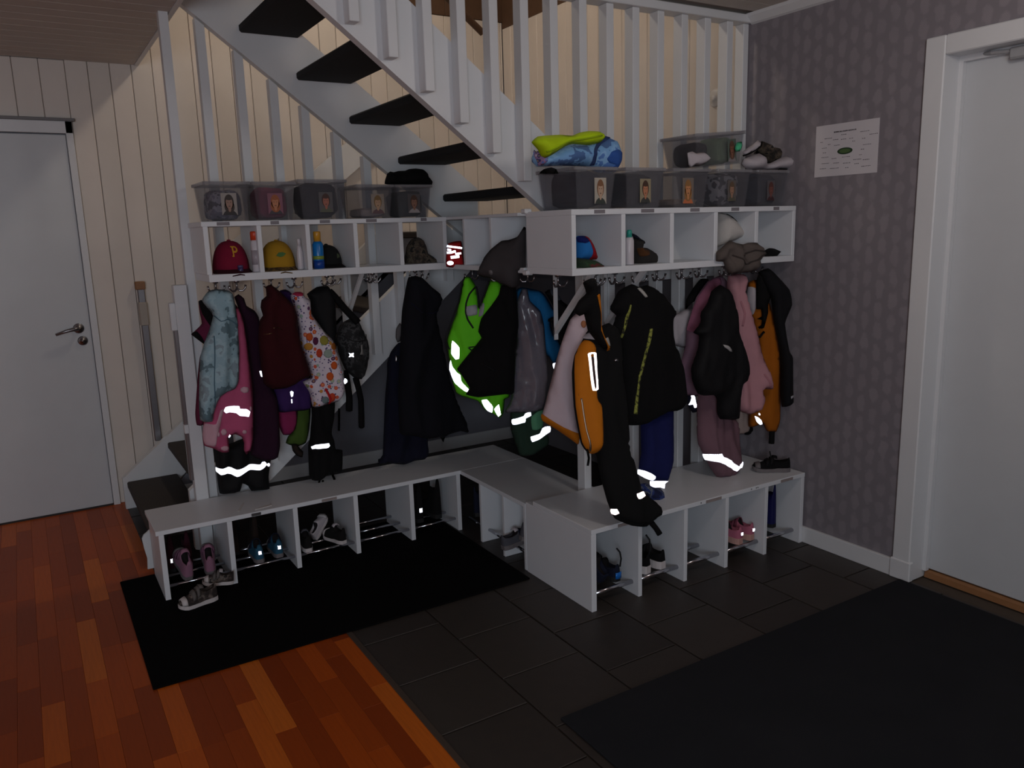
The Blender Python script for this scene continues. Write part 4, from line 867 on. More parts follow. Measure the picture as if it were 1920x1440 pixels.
# ================================================================== STORAGE BOXES
BOXM = clear('clear_box_plastic', (168, 164, 170), .87, .08)
BOXR = clear('box_rim_plastic', (176, 172, 176), .6, .10)
def lump(c, size, mat_, name='clothes', seed=1, parent=None, rough=.18, n=14, square=.6):
    """crumpled cloth heap: rounded block with creases"""
    m = MB(); bm = bmesh.new(); bmesh.ops.create_icosphere(bm, subdivisions=4, radius=1)
    for v in bm.verts:
        p = v.co.copy(); q = Vector([math.copysign(abs(x)**square, x) for x in p])
        f = 1+rough*noise.noise(p*2.1+Vector((seed*3.1, 0, 0)))+rough*.55*noise.noise(p*5+Vector((0, seed*2.7, 0)))
        q = q*f; v.co = Vector((c[0]+q.x*size[0]/2, c[1]+q.y*size[1]/2, c[2]+max(-1, q.z)*size[2]/2))
    m.bm(bm); return m
def portrait(parent, x, y, z, w, h, hair, skin, shirt, bg, frame=None, long_hair=False, n=(0, -1, 0)):
    """a small printed photograph stuck on a box front"""
    mats = [paint('photo_bg_%d_%d_%d' % bg, bg, .5), paint('photo_hair_%d_%d_%d' % hair, hair, .5), paint('photo_skin_%d_%d_%d' % skin, skin, .5), paint('photo_shirt_%d_%d_%d' % shirt, shirt, .5), paint('photo_dark', (60, 40, 36), .5)]
    m = MB()
    def el(cx, cz, rx, rz, dy, mi, n=16, lo=-9): m.prism([(x+(cx+rx*math.cos(a))*w, y-dy, z+max(lo, cz+rz*math.sin(a))*h) for a in [2*math.pi*i/n for i in range(n)]], (0, .0003, 0), mi)
    m.box(x-w/2, x+w/2, y-.0004, y, z-h/2, z+h/2, mi=0)
    el(0, -.56, .46, .30, .0007, 3, lo=-.5)
    el(0, .10, .30, .34, .0010, 1)
    if long_hair: el(0, -.12, .33, .30, .0010, 1)
    el(0, -.20, .10, .16, .0012, 2); el(0, .04, .215, .27, .0014, 2)
    el(0, .27, .24, .10, .0017, 1)
    for sx in (-1, 1): el(sx*.09, .08, .035, .018, .0018, 4, 8)
    el(0, -.10, .07, .018, .0018, 4, 8); el(0, -.01, .025, .03, .0017, 2, 8)
    obj('photo', m, mats, parent)
BOXG = 'photo boxes on the shelves'
def pbox(label_, x0, x1, y0, dep, z0, h, ph=None, tilt=None):
    t = thing('storage_box', label_, 'box', ((x0+x1)/2, y0+dep/2, z0))
    ins = .014
    def ring(z, k, th=0): return [(x0+ins*k+th, y0+ins*k+th, z), (x1-ins*k-th, y0+ins*k+th, z), (x1-ins*k-th, y0+dep-ins*k-th, z), (x0+ins*k+th, y0+dep-ins*k-th, z)]
    o_b, o_t = ring(z0, 1), ring(z0+h, 0); i_b, i_t = ring(z0+.003, 1, .003), ring(z0+h, 0, .003)
    m = MB(); vs = o_b+o_t+i_b+i_t
    fs_ = [(3, 2, 1, 0), (8, 9, 10, 11)]
    for i in range(4):
        j = (i+1) % 4; fs_ += [(i, j, 4+j, 4+i), (8+j, 8+i, 12+i, 12+j), (4+i, 4+j, 12+j, 12+i)]
    m.add(vs, fs_); obj('tub', m, BOXM, t)
    r = MB(); e = .007
    r.box(x0-e, x1+e, y0-e, y0+.002, z0+h-.010, z0+h+.003, .002).box(x0-e, x1+e, y0+dep-.002, y0+dep+e, z0+h-.010, z0+h+.003, .002).box(x0-e, x0+.002, y0, y0+dep, z0+h-.010, z0+h+.003, .002).box(x1-.002, x1+e, y0, y0+dep, z0+h-.010, z0+h+.003, .002)
    obj('rim', r, BOXR, t)
    if ph:
        fx, w_, h_, kw = ph; portrait(t, x0+(x1-x0)*fx, y0+ins*.5-.004, z0+h*.44, w_, h_, **kw)
    return t
def inbox(label_, cat, x0, x1, y0, dep, z0, h, mat_, seed=1, name='folded_clothes', hh=.8, dx=0):
    mb = lump(((x0+x1)/2+dx, y0+dep/2, z0+.006+h*hh/2), ((x1-x0)-.045, dep-.05, h*hh), mat_, seed=seed, rough=.10, square=.5)
    o = obj(name, mb, mat_, None, smooth=True); return tag(o, label_, cat)
kid = dict
zB = S1+.001
LB = [(.674, .848, .155, (.52, .062, .088, kid(hair=(48, 34, 30), skin=(150, 116, 102), shirt=(34, 30, 34), bg=(150, 142, 138), long_hair=True)), 'clear box with photo of long dark hair, lilac clothes inside', camo('lilac_print', [(70, 66, 84), (120, 112, 132), (168, 160, 172), (60, 56, 70)], 14), 'lilac and grey clothes inside the box with the dark-haired photo', .78),
      (.866, 1.038, .155, (.50, .062, .085, kid(hair=(150, 80, 40), skin=(186, 120, 84), shirt=(60, 52, 62), bg=(130, 78, 96), long_hair=True)), 'clear box with photo of a ginger head, pink clothes inside', cloth('raspberry_cloth', (150, 44, 84)), 'raspberry pink clothes inside the box with the ginger-haired photo', .85),
      (1.056, 1.262, .165, (.56, .062, .085, kid(hair=(64, 34, 28), skin=(160, 96, 80), shirt=(84, 86, 72), bg=(84, 80, 84))), 'tallest clear box on the stair-side shelf, dark clothes inside', cloth('slate_cloth', (48, 48, 56)), 'slate dark clothes inside the tallest stair-side box', .92),
      (1.318, 1.484, .145, (.56, .062, .085, kid(hair=(120, 92, 56), skin=(176, 140, 112), shirt=(96, 70, 76), bg=(140, 128, 118))), 'nearly empty clear box with a photo of a fair head', CREAM, 'cream cloth at the bottom of the nearly empty box', .28),
      (1.502, 1.676, .145, (.50, .062, .085, kid(hair=(86, 62, 52), skin=(150, 110, 92), shirt=(170, 160, 160), bg=(92, 86, 88))), 'clear box under the black woollen hat, photo in front', cloth('grey_green_cloth', (66, 72, 68)), 'grey-green clothes inside the box under the black hat', .8)]
for i, (x0, x1, h, ph, lab, cm, clab, hh) in enumerate(LB):
    pbox(lab, x0, x1, 3.445, .235, zB, h, ph); inbox(clab, 'clothes', x0, x1, 3.445, .235, zB, h, cm, i+3, hh=hh)
SEED[0] += 1
garment('woollen_hat', 'black woollen hat heaped on the photo box at the stringer end', 'hat', 'B', [(1145, 248), (1160, 180), (1180, 110), (1220, 82), (1270, 92), (1330, 75), (1420, 72), (1470, 50), (1560, 42), (1660, 55), (1700, 90), (1740, 160), (1775, 215), (1778, 262), (1600, 266), (1300, 264)], PY(3.53), BLACKC, T=.06, w=.06, fold=.012, back=.9)

RB = [(1.778, 1.965, .150, (.62, .055, .095, kid(hair=(128, 88, 60), skin=(188, 158, 134), shirt=(56, 62, 58), bg=(176, 168, 156))), 'clear photo box under the rolled blue towel', cloth('ink_blue_cloth', (36, 42, 58)), 'ink blue clothes inside the box under the towel', .9),
      (2.015, 2.205, .150, (.52, .055, .090, kid(hair=(72, 48, 36), skin=(186, 124, 92), shirt=(58, 58, 56), bg=(150, 138, 112))), 'clear photo box between towel box and nearly empty box', cloth('midnight_cloth', (30, 30, 40)), 'midnight blue clothes inside the box beside the towel box', .86),
      (2.258, 2.448, .150, (.42, .060, .100, kid(hair=(150, 106, 60), skin=(200, 136, 90), shirt=(196, 110, 70), bg=(120, 108, 100), long_hair=True)), 'nearly empty clear box with photo of an orange shirt', cloth('beige_cloth', (150, 128, 112)), 'thin beige cloth in the nearly empty wall-side box', .20),
      (2.500, 2.690, .150, (.45, .050, .085, kid(hair=(96, 76, 56), skin=(160, 122, 100), shirt=(88, 84, 70), bg=(96, 90, 88))), 'clear photo box with grey and white clothes under tilted box', camo('grey_white_mix', [(44, 44, 50), (60, 60, 68), (150, 146, 150), (52, 50, 58)], 9), 'grey and white clothes in the box under the tilted box', .9),
      (2.738, 2.925, .150, (.46, .050, .085, kid(hair=(90, 52, 46), skin=(120, 74, 66), shirt=(66, 40, 44), bg=(88, 84, 88))), 'clear photo box next to the papered wall', cloth('blue_grey_cloth', (62, 66, 78)), 'blue-grey clothes inside the box next to the wall', .9)]
for i, (x0, x1, h, ph, lab, cm, clab, hh) in enumerate(RB):
    pbox(lab, x0, x1, 2.445, .25, zB, h, ph); inbox(clab, 'clothes', x0, x1, 2.445, .25, zB, h, cm, i+13, hh=hh)
# rolled towel and lime vest on the first right box
garment('rolled_towel', 'rolled sky blue towel lying on a wall-side photo box', 'towel', 'T',
        [(75, 180), (120, 215), (200, 195), (290, 150), (440, 130), (540, 92), (610, 118), (640, 200), (632, 270), (592, 337), (500, 332), (400, 292), (240, 287), (92, 292), (70, 240)], PY(2.53), SKYB, T=.06, w=.07, fold=.009, fsc=(9, 16), back=1.0,
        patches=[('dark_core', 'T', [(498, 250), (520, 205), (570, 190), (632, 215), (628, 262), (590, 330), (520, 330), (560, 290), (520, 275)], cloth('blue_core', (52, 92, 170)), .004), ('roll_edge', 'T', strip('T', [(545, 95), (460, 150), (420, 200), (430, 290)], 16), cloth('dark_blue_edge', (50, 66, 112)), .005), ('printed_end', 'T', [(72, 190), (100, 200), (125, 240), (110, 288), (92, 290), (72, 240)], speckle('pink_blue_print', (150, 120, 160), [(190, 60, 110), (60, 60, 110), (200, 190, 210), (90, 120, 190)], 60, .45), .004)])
garment('safety_vest', 'lime yellow vest draped over the rolled blue towel', 'vest', 'T',
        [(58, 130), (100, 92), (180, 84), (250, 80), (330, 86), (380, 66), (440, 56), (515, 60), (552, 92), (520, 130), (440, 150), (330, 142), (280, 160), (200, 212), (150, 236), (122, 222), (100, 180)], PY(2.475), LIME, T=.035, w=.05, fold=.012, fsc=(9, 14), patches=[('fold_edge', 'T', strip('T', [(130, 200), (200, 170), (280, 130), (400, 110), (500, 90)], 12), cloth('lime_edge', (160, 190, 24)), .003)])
garment('cloth', 'lime yellow cloth corner hanging behind the towel roll', 'cloth', 'T', [(600, 165), (640, 175), (662, 240), (652, 277), (622, 272), (600, 240)], PY(2.60), LIME, T=.015, w=.02)
garment('hat', 'black knitted hat under the rolled towel', 'hat', 'T', [(110, 340), (140, 310), (190, 298), (225, 310), (240, 340)], PY(2.49), BLACKC, T=.03, w=.03, back=.8)
# tilted upper box
tb = pbox('tilted clear photo box on top of the wall-side boxes', 2.405, 2.685, 2.47, .20, S1+.158, .13, (.74, .050, .090, kid(hair=(92, 64, 50), skin=(130, 84, 66), shirt=(130, 122, 124), bg=(84, 96, 88), long_hair=True)))
i1 = inbox('black and white clothes inside the tilted box', 'clothes', 2.41, 2.53, 2.47, .20, S1+.158, .12, BLACKC, 31, hh=.8)
i2 = inbox('pale green cloth inside the tilted box', 'clothes', 2.54, 2.675, 2.47, .20, S1+.158, .12, cloth('sage_cloth', (128, 150, 116)), 32, hh=.9)
for o in (tb, i1, i2):
    o.matrix_world = Matrix.Translation((2.41, 2.55, S1+.160)) @ Matrix.Rotation(math.radians(-4.5), 4, 'Y') @ Matrix.Translation((-2.41, -2.55, -(S1+.158))) @ (Matrix.Translation(o.location) if o is tb else Matrix())
garment('heart_print', 'white heart-shaped cloth inside the tilted box', 'cloth', 'U', [(335, 390), (400, 370), (450, 395), (540, 375), (600, 420), (600, 500), (500, 555), (440, 545), (360, 585), (345, 480)], PY(2.462), WGREY, T=.008, w=.02)
garment('cloth', 'mint cloth corner in the tilted box', 'cloth', 'U', [(945, 330), (970, 255), (1035, 245), (1042, 300), (1010, 370), (960, 372)], PY(2.462), cloth('mint_bright', (84, 196, 146)), T=.008, w=.02)
# white shoe, camouflage cloth and white cloth heap near the wall
garment('cloth', 'white cloth heap with a black edge on the box by the wall', 'cloth', 'U', [(1040, 480), (1150, 430), (1260, 395), (1320, 440), (1320, 520), (1400, 520), (1540, 450), (1620, 430), (1710, 500), (1700, 570), (1640, 600), (1500, 600), (1300, 605), (1130, 610), (1060, 560)], PY(2.50), WGREY, T=.05, w=.05, fold=.012, fsc=(12, 14), back=.8,
        patches=[('black_edge', 'U', strip('U', [(1480, 605), (1600, 610), (1690, 580), (1720, 510)], 28), BLACKC, .005)])
garment('cloth', 'brown camouflage cloth on the white heap by the wall', 'cloth', 'U', [(1180, 400), (1240, 340), (1290, 235), (1340, 260), (1390, 325), (1470, 315), (1540, 330), (1575, 400), (1540, 460), (1400, 525), (1320, 530), (1320, 440), (1260, 398)], PY(2.56), CAMOG, T=.04, w=.04, fold=.012, fsc=(14, 14), back=.8)
garment('shoe', 'white canvas shoe on its side beside the tilted box', 'shoe', 'U', [(1040, 380), (1100, 330), (1180, 280), (1240, 225), (1280, 250), (1260, 310), (1150, 380), (1060, 420)], PY(2.545), WGREY, T=.03, w=.03, fold=.006, patches=[('sole', 'U', strip('U', [(1050, 425), (1150, 385), (1265, 310), (1285, 250)], 20), BLACKC, .004)])

# ================================================================== THINGS IN THE CUBBIES
def cap(name_label, c, R_, H, rz, mats, letter=None, tilt=0):
    """baseball cap: six-panel dome, curved brim, button"""
    t = thing('cap', name_label, 'cap', tuple(c)); m = MB(); nseg, nr = 28, 9
    X = Matrix.Translation(c) @ Matrix.Rotation(rz, 4, 'Z') @ Matrix.Rotation(tilt, 4, 'X')
    vs = []; fs_ = []
    for j in range(nr+1):
        a = j/nr*math.pi/2
        for k in range(nseg):
            p = 2*math.pi*k/nseg; rr = R_*math.cos(a)**.8*(1-.02*abs(math.sin(3*p)))
            front = max(0, -math.sin(p))*.10*R_*math.sin(a)**.6
            vs.append(X @ Vector((rr*math.cos(p)*.92, rr*math.sin(p)-front*math.cos(a), H*math.sin(a)**.9)))
    for j in range(nr):
        for k in range(nseg): fs_.append((j*nseg+k, j*nseg+(k+1) % nseg, (j+1)*nseg+(k+1) % nseg, (j+1)*nseg+k))
    fs_.append(tuple(range(nr*nseg, nr*nseg+nseg))); fs_.append(tuple(range(nseg-1, -1, -1)))
    m.add(vs, fs_); dome = obj('crown', m, mats[0], t, smooth=True)
    b = MB(); vs = []; nb = 13
    for j in range(4):
        for k in range(nb):
            a = math.pi+(k/(nb-1))*math.pi; q = j/3
            rr = R_*(.96+q*.62*math.sin((k/(nb-1))*math.pi)**.7)
            z = .012-.02*q+.016*abs(math.cos(a))*q*-1.2+.004
            vs.append(X @ Vector((rr*math.cos(a)*.93, rr*math.sin(a), z)))
    vs += [v-(X.to_3x3() @ Vector((0, 0, .004))) for v in vs]; n_ = 4*nb; fs_ = []
    for j in range(3):
        for k in range(nb-1):
            q = (j*nb+k, j*nb+k+1, (j+1)*nb+k+1, (j+1)*nb+k); fs_ += [q, tuple(i+n_ for i in reversed(q))]
    for k in range(nb-1): fs_.append((3*nb+k, 3*nb+k+1, 3*nb+k+1+n_, 3*nb+k+n_))
    b.add(vs, fs_); obj('brim', b, mats[1], t, smooth=True)
    bt = MB().lathe((0, 0, H-.002), [(.009, 0), (.008, .005), (.003, .007)], 10); bt.v = [X @ v for v in bt.v]; obj('button', bt, mats[0], dome, smooth=True)
    return t, X
def oncap(t, X, R_, H, poly, zc, s, mat_, name='emblem'):
    """flat sewn letter bent round the front of the crown"""
    V, Fc = triangulate(poly, .06, 3); vs = []
    for u, v in V:
        z = zc+v*s; a = math.asin(min(.999, (max(z, 0)/H)**(1/.9))); rr = R_*math.cos(a)**.8*1.0
        x = u*s; y = -math.sqrt(max(1e-6, rr*rr-(x/.92)**2))-.10*R_*math.sin(a)**.6*math.cos(a)-.0035
        vs.append(X @ Vector((x, y, z)))
    obj(name, MB().add(vs, Fc), mat_, t, smooth=True)
zL = S0+SB+.001; zR = S0+.027
LET_P = [(-.55, -1), (-.2, -1), (-.2, -.25), (.2, -.25), (.55, .05), (.6, .5), (.4, .85), (.1, 1), (-.6, 1), (-.6, .8), (-.42, .72), (-.42, -.72), (-.6, -.8)]
capR = cloth('crimson_cap_cloth', (130, 22, 52)); 
t, X = cap('crimson cap with a yellow letter P in the stair-side shelf', (.767, 3.535, zL), .082, .132, .06, [capR, cloth('dark_cap_brim', (58, 12, 26))])
oncap(t, X, .082, .132, LET_P, .088, .022, cloth('letter_yellow', (206, 150, 50)), 'letter'); oncap(t, X, .0835, .1335, [(-.18, .1), (.12, .1), (.28, .3), (.26, .55), (.1, .72), (-.18, .72)], .088, .022, capR, 'letter_hole')
t, X = cap('mustard yellow cap with a green leaf badge in the stair-side shelf', (.965, 3.535, zL), .082, .126, -.05, [cloth('mustard_cap_cloth', (178, 134, 36)), camo('brown_brim', [(60, 44, 22), (90, 66, 30), (120, 92, 40), (50, 36, 20)], 30)])
oncap(t, X, .082, .126, [(-.9, -.2), (-.4, .35), (.3, .4), (.9, .15), (.4, -.3), (-.2, -.45)], .068, .024, cloth('leaf_green', (84, 120, 70)), 'badge')
t, X = cap('black cap lying behind the blue spray bottle', (1.195, 3.56, zL), .068, .10, .5, [cloth('black_cap_cloth', (26, 28, 28)), BLACKC])
oncap(t, X, .068, .10, [(-.5, -.5), (.4, -.3), (.6, .3), (-.2, .6)], .05, .02, cloth('camo_badge', (74, 84, 62)), 'badge')
garment('bucket_hat', 'brown camouflage bucket hat in the stair-side shelf', 'hat', 'A', [(1550, 740), (1555, 610), (1590, 550), (1640, 535), (1680, 560), (1700, 640), (1760, 680), (1775, 740), (1650, 748)], PY(3.53), CAMOG, T=.05, w=.05, fold=.010, fsc=(14, 12), back=.9)

def bottle(label_, c, prof, cols, name='bottle', seg=20, label_band=None):
    """prof: list of (part, material, [(r, z)...])"""
    t = thing(name, label_, 'bottle', tuple(c))
    for nm, m_, pr in prof: obj(nm, MB().lathe(c, pr, seg), m_, t, smooth=True)
    return t
PW = paint('bottle_white', (206, 200, 206), .35); PO = paint('bottle_orange_cap', (206, 70, 36), .4)
def at2(x, y, Y): p = at(x, y, Y=Y); return (p.x, p.y)
x_, y_ = at2(475, 490, 3.47)
bottle('white spray bottle with an orange cap beside the crimson cap', (x_+.010, 3.455, zL), [('body', PW, [(.017, 0), (.019, .004), (.019, .125), (.015, .133)]), ('cap', PO, [(.0175, .131), (.0178, .160), (.016, .167), (.004, .168)]), ('label', paint('grey_label', (166, 158, 166), .4), [(.0193, .03), (.0193, .09)])], None)
x_, y_ = at2(563, 490, 3.47)
bottle('slim white bottle beside the mustard cap', (x_, 3.47, zL), [('body', PW, [(.012, 0), (.014, .004), (.014, .07), (.011, .09), (.008, .105)]), ('cap', PW, [(.008, .104), (.008, .128), (.005, .132)])], None)
x_, y_ = at2(597, 480, 3.46)
bottle('blue sunscreen bottle with a gold cap', (x_, 3.46, zL), [('body', paint('bottle_blue', (16, 116, 190), .3), [(.021, 0), (.0235, .004), (.0235, .105), (.016, .117)]), ('cap', paint('bottle_gold', (206, 146, 40), .35), [(.015, .115), (.016, .155), (.014, .160)]), ('label', paint('bottle_band_green', (130, 150, 60), .4), [(.0239, .040), (.0239, .055)]), ('label', paint('bottle_band_navy', (14, 66, 150), .4), [(.0239, .002), (.0239, .036)])], None)
x_, y_ = at2(453, 515, 3.44)
bottle('small navy jar at the foot of the white spray bottle', (x_, 3.45, zL), [('body', paint('jar_navy', (54, 44, 92), .3), [(.010, 0), (.011, .002), (.011, .018), (.008, .022)]), ('lid', paint('jar_lid', (80, 70, 110), .4), [(.0112, .0205), (.0112, .029), (.009, .031)])], None, 'jar')
# red reflective hat in the corner cubby
garment('hat', 'red hat with silver reflective print in the corner cubby', 'hat', 'SH', [(108, 770), (110, 560), (130, 490), (200, 465), (285, 460), (300, 520), (310, 640), (318, 768)], Plane((1.80, 3.33, 1.35), (-.45, -.89, 0)), cloth('signal_red', (196, 30, 34)), T=.02, w=.03, fold=.004,
        patches=[('reflective_print', 'SH', strip('SH', p_, w_), RETRO, .006) for p_, w_ in (([(115, 520), (170, 528), (230, 535), (295, 545)], 22), ([(115, 600), (160, 598), (220, 580)], 26), ([(120, 560), (165, 570)], 24), ([(160, 655), (215, 650), (262, 640)], 32), ([(215, 615), (285, 605)], 22))] + [('reflective_print', 'SH', disc(155, 722, 40, 26, 10), RETRO, .006)])
# right shelf
garment('cap', 'blue and red child cap in the wall-side shelf', 'cap', 'V', [(165, 835), (165, 560), (170, 480), (200, 455), (330, 458), (400, 545), (450, 660), (490, 840), (200, 850)], PY(2.52), cloth('cap_bright_blue', (40, 120, 196)), T=.045, w=.05, fold=.004, back=.9,
        patches=[('red_panel', 'V', [(275, 460), (335, 462), (405, 550), (450, 660), (488, 838), (360, 842), (355, 700), (320, 560)], cloth('cap_red', (150, 16, 30)), .003), ('navy_top', 'V', [(170, 485), (200, 462), (275, 460), (300, 540), (230, 575), (172, 560)], cloth('cap_navy', (20, 32, 100)), .003)])
garment('cloth_bundle', 'dark green and red bundle under the blue and red cap', 'cloth', 'V', [(168, 1028), (166, 900), (172, 815), (490, 858), (600, 920), (672, 975), (640, 1000), (350, 1018)], PY(2.475), camo('green_red_mix', [(30, 48, 30), (34, 60, 34), (92, 34, 34), (60, 62, 28)], 9), T=.04, w=.04, fold=.008, fsc=(10, 12), back=.9)
garment('cloth_bundle', 'dark grey clothes lying beside the white tube', 'clothes', 'V', [(1095, 965), (1098, 640), (1110, 470), (1060, 400), (1080, 410), (1225, 545), (1185, 640), (1340, 655), (1430, 710), (1580, 705), (1700, 745), (1722, 800), (1710, 900), (1660, 935), (1400, 950)], PY(2.53), cloth('anthracite_cloth', (46, 43, 42)), T=.05, w=.04, fold=.012, fsc=(14, 12), back=.9,
        patches=[('brown_patch', 'V', [(1110, 660), (1180, 650), (1250, 700), (1230, 760), (1120, 790)], cloth('rust_brown', (84, 52, 28)), .003), ('navy_patch', 'V', [(1060, 405), (1222, 545), (1195, 600), (1110, 480)], NAVYC, .003)])
x_, y_ = at2(1180, 470, 2.445)
bottle('white tube with a teal top in the wall-side shelf', (x_+.004, 2.45, zR), [('body', PW, [(.016, 0), (.018, .003), (.018, .092), (.014, .105)]), ('cap', paint('teal_cap', (40, 150, 136), .4), [(.011, .104), (.010, .128), (.007, .134)])], None, 'lotion_tube')
# fourth cubby: white cap and grey shirt hanging out
garment('sun_cap', 'white sun cap with dark net stripes above the grey-brown shirt', 'cap', 'Q', [(240, 830), (236, 380), (245, 190), (330, 185), (430, 230), (560, 360), (660, 480), (745, 640), (720, 665), (640, 700), (420, 760)], PY(2.52), cloth('cap_white', (206, 200, 196)), T=.05, w=.06, fold=.008, back=.9,
        patches=[('net_stripe', 'Q', [(385, 215), (420, 215), (500, 290), (560, 355), (530, 365), (450, 300)], BLACKC, .004), ('net_stripe', 'Q', [(630, 460), (660, 485), (728, 620), (715, 640), (660, 560)], BLACKC, .004)])
garment('shirt', 'grey-brown shirt hanging out of the wall-side shelf', 'shirt', 'Q', [(232, 1110), (236, 930), (300, 880), (480, 720), (600, 760), (740, 790), (830, 760), (1010, 760), (1100, 880), (1130, 980), (1050, 1110), (1040, 1180), (960, 1280), (840, 1320), (640, 1330), (470, 1360), (400, 1240), (370, 1120)], PY(2.395), cloth('taupe_cloth', (98, 88, 84)), T=.022, w=.03, fold=.020, fsc=(16, 12), back=.7,
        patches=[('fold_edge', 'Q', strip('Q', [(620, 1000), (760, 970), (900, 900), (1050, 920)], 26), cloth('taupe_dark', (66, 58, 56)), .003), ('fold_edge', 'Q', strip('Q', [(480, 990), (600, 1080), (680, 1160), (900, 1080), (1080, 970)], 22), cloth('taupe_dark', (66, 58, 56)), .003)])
garment('glove', 'black glove lying beside the beige lotion bottle', 'glove', 'Q', [(1120, 1050), (1130, 920), (1230, 862), (1330, 870), (1400, 930), (1360, 1000), (1310, 1045)], PY(2.47), BLACKC, T=.03, w=.03, back=.9)
x_, y_ = at2(1464, 470, 2.50)
bottle('beige lotion bottle with pump in the shelf cubby by the wallpaper', (x_, 2.50, zR), [('body', paint('lotion_beige', (196, 162, 124), .35), [(.020, 0), (.023, .004), (.023, .090), (.019, .110), (.009, .124)]), ('pump', paint('pump_clear', (150, 148, 156), .2), [(.009, .123), (.0095, .138), (.004, .140), (.004, .160), (.007, .161), (.006, .170)]), ('label', paint('label_orange', (200, 110, 80), .4), [(.0233, .045), (.0233, .072)])], None, 'lotion_bottle')

# ================================================================== SHOES
SOLEW = paint('sole_white', (206, 198, 198), .6); SOLEG = paint('sole_grey', (110, 104, 106), .7); SOLEB = paint('sole_black', (24, 24, 26), .7)
LINING = cloth('shoe_lining_dark', (30, 26, 28))
def shoe(label_, heel, yaw, L, upper, sole, strapm=None, pitch=0, roll=0, kind='sneaker', W_=.36, H=.40, refl=None, heelpatch=None, group=None, loop=None, tongue=None, st=.10, name=None):
    """heel: point under the heel; yaw: direction of the toe (0 = +Y, away from the hall)"""
    t = thing(name or ('boot' if kind == 'boot' else 'shoe'), label_, 'boot' if kind == 'boot' else 'shoe', tuple(heel), group)
    X = Matrix.Translation(heel) @ Matrix.Rotation(yaw, 4, 'Z') @ Matrix.Rotation(pitch, 4, 'X') @ Matrix.Rotation(roll, 4, 'Y')
    w = L*W_/2; h = L*H; s = L*st
    def hw(q): return w*np.interp(q, [0, .06, .2, .42, .62, .78, .92, .985, 1], [.40, .66, .78, .74, .92, 1.0, .78, .40, .16])
    def spring(q): return L*(.06*max(0, (q-.72)/.28)**2)
    # sole
    m = MB(); qs = [0, .03, .1, .2, .35, .5, .65, .8, .9, .96, .99, 1]; ring = [(hw(q)*1.05, q) for q in qs]; pts = [(-a, q) for a, q in ring]+[(a, q) for a, q in reversed(ring)]
    lo = [X @ Vector((a, q*L, spring(q))) for a, q in pts]; hi = [X @ Vector((a, q*L, spring(q)+s*(1.15 if q < .4 else .95))) for a, q in pts]
    n = len(pts); m.add(lo+hi, [tuple(range(n-1, -1, -1)), tuple(range(n, 2*n))]+[(i, (i+1) % n, n+(i+1) % n, n+i) for i in range(n)])
    obj('sole', m, sole, t)
    # upper
    QS = [.0, .03, .08, .16, .26, .36, .46, .56, .66, .76, .86, .94, .985]
    if kind == 'boot': HS = [1.55, 1.75, 1.80, 1.80, 1.80, 1.72, .95, .62, .54, .48, .40, .28, .12]
    else: HS = [.72, .92, .98, .90, .84, .86, .92, .80, .62, .50, .42, .30, .12]
    K = 15; vs = []; fs_ = []; mi = []
    m = MB()
    for q, hh in zip(QS, HS):
        for k in range(K):
            a = math.pi*k/(K-1); cx = math.copysign(abs(math.cos(a))**.62, math.cos(a)); sz = math.sin(a)**.62
            lean = 1-.22*sz if q < .5 else 1-.10*sz
            z = s*.6+hh*h*sz
            if (.05 < q < .42) and .26 < k/(K-1) < .74: z -= hh*h*(.40 if kind != 'boot' else .3)
            vs.append(X @ Vector((hw(q)*cx*lean, q*L+(.012*L*sz if q < .02 else 0), spring(q)+z)))
    for j in range(len(QS)-1):
        for k in range(K-1):
            fs_.append((j*K+k, j*K+k+1, (j+1)*K+k+1, (j+1)*K+k)); dark = (.05 <= QS[j] < .42) and .26 < (k+.5)/(K-1) < .74; mi.append(1 if dark else 0)
    fs_ += [tuple(range(K-1, -1, -1)), tuple((len(QS)-1)*K+k for k in range(K))]; mi += [0, 0]
    m.add(vs, fs_); m.mi = mi; up = obj('upper', m, [upper, LINING], t, smooth=True)
    def over(q0, q1, off, a0=.0, a1=1., lift=0, nm='strap', mt=None, K2=13, par=None):
        mb = MB(); rows = []
        for q in (q0, (q0+q1)/2, q1):
            hh = np.interp(q, QS, HS); row = []
            for k in range(K2):
                f = a0+(a1-a0)*k/(K2-1); a = math.pi*f; cx = math.copysign(abs(math.cos(a))**.62, math.cos(a)); sz = math.sin(a)**.62; lean = 1-.22*sz if q < .5 else 1-.10*sz
                row.append((X @ Vector(((hw(q)+off)*cx*lean, q*L-(off if q < .05 else 0), spring(q)+s*.6+(hh*h+off+lift)*sz))))
            rows.append(row)
        n_ = K2; vv = [p for r_ in rows for p in r_]; ff = [(j*n_+k, j*n_+k+1, (j+1)*n_+k+1, (j+1)*n_+k) for j in range(2) for k in range(n_-1)]
        mb.add(vv, ff); o = obj(nm, mb, mt, par or t, smooth=True); md = o.modifiers.new('thick', 'SOLIDIFY'); md.thickness = .0025; md.offset = 1
    if strapm is not None:
        over(.46, .54, .003, .1, .9, mt=strapm); over(.58, .66, .003, .1, .9, mt=strapm)
    if tongue is not None: over(.36, .47, .004, .3, .7, .02*L, 'tongue', tongue)
    over(.80, .93, .0015, .05, .95, 0, 'toe_cap', sole if kind == 'sneaker' else upper)
    def heelq(a0, a1, z0, z1, off, nm, mt):
        mb = MB(); vv = []
        for z in (z0, z1):
            for k in range(7):
                u = a0+(a1-a0)*k/6; vv.append(X @ Vector((u*hw(.05), -off-.002+abs(u)**2*.04*L, s*.6+z*h)))
        mb.add(vv, [(k, k+1, 8+k, 7+k) for k in range(6)]); o = obj(nm, mb, mt, t, smooth=True); md = o.modifiers.new('thick', 'SOLIDIFY'); md.thickness = .004; md.offset = 0
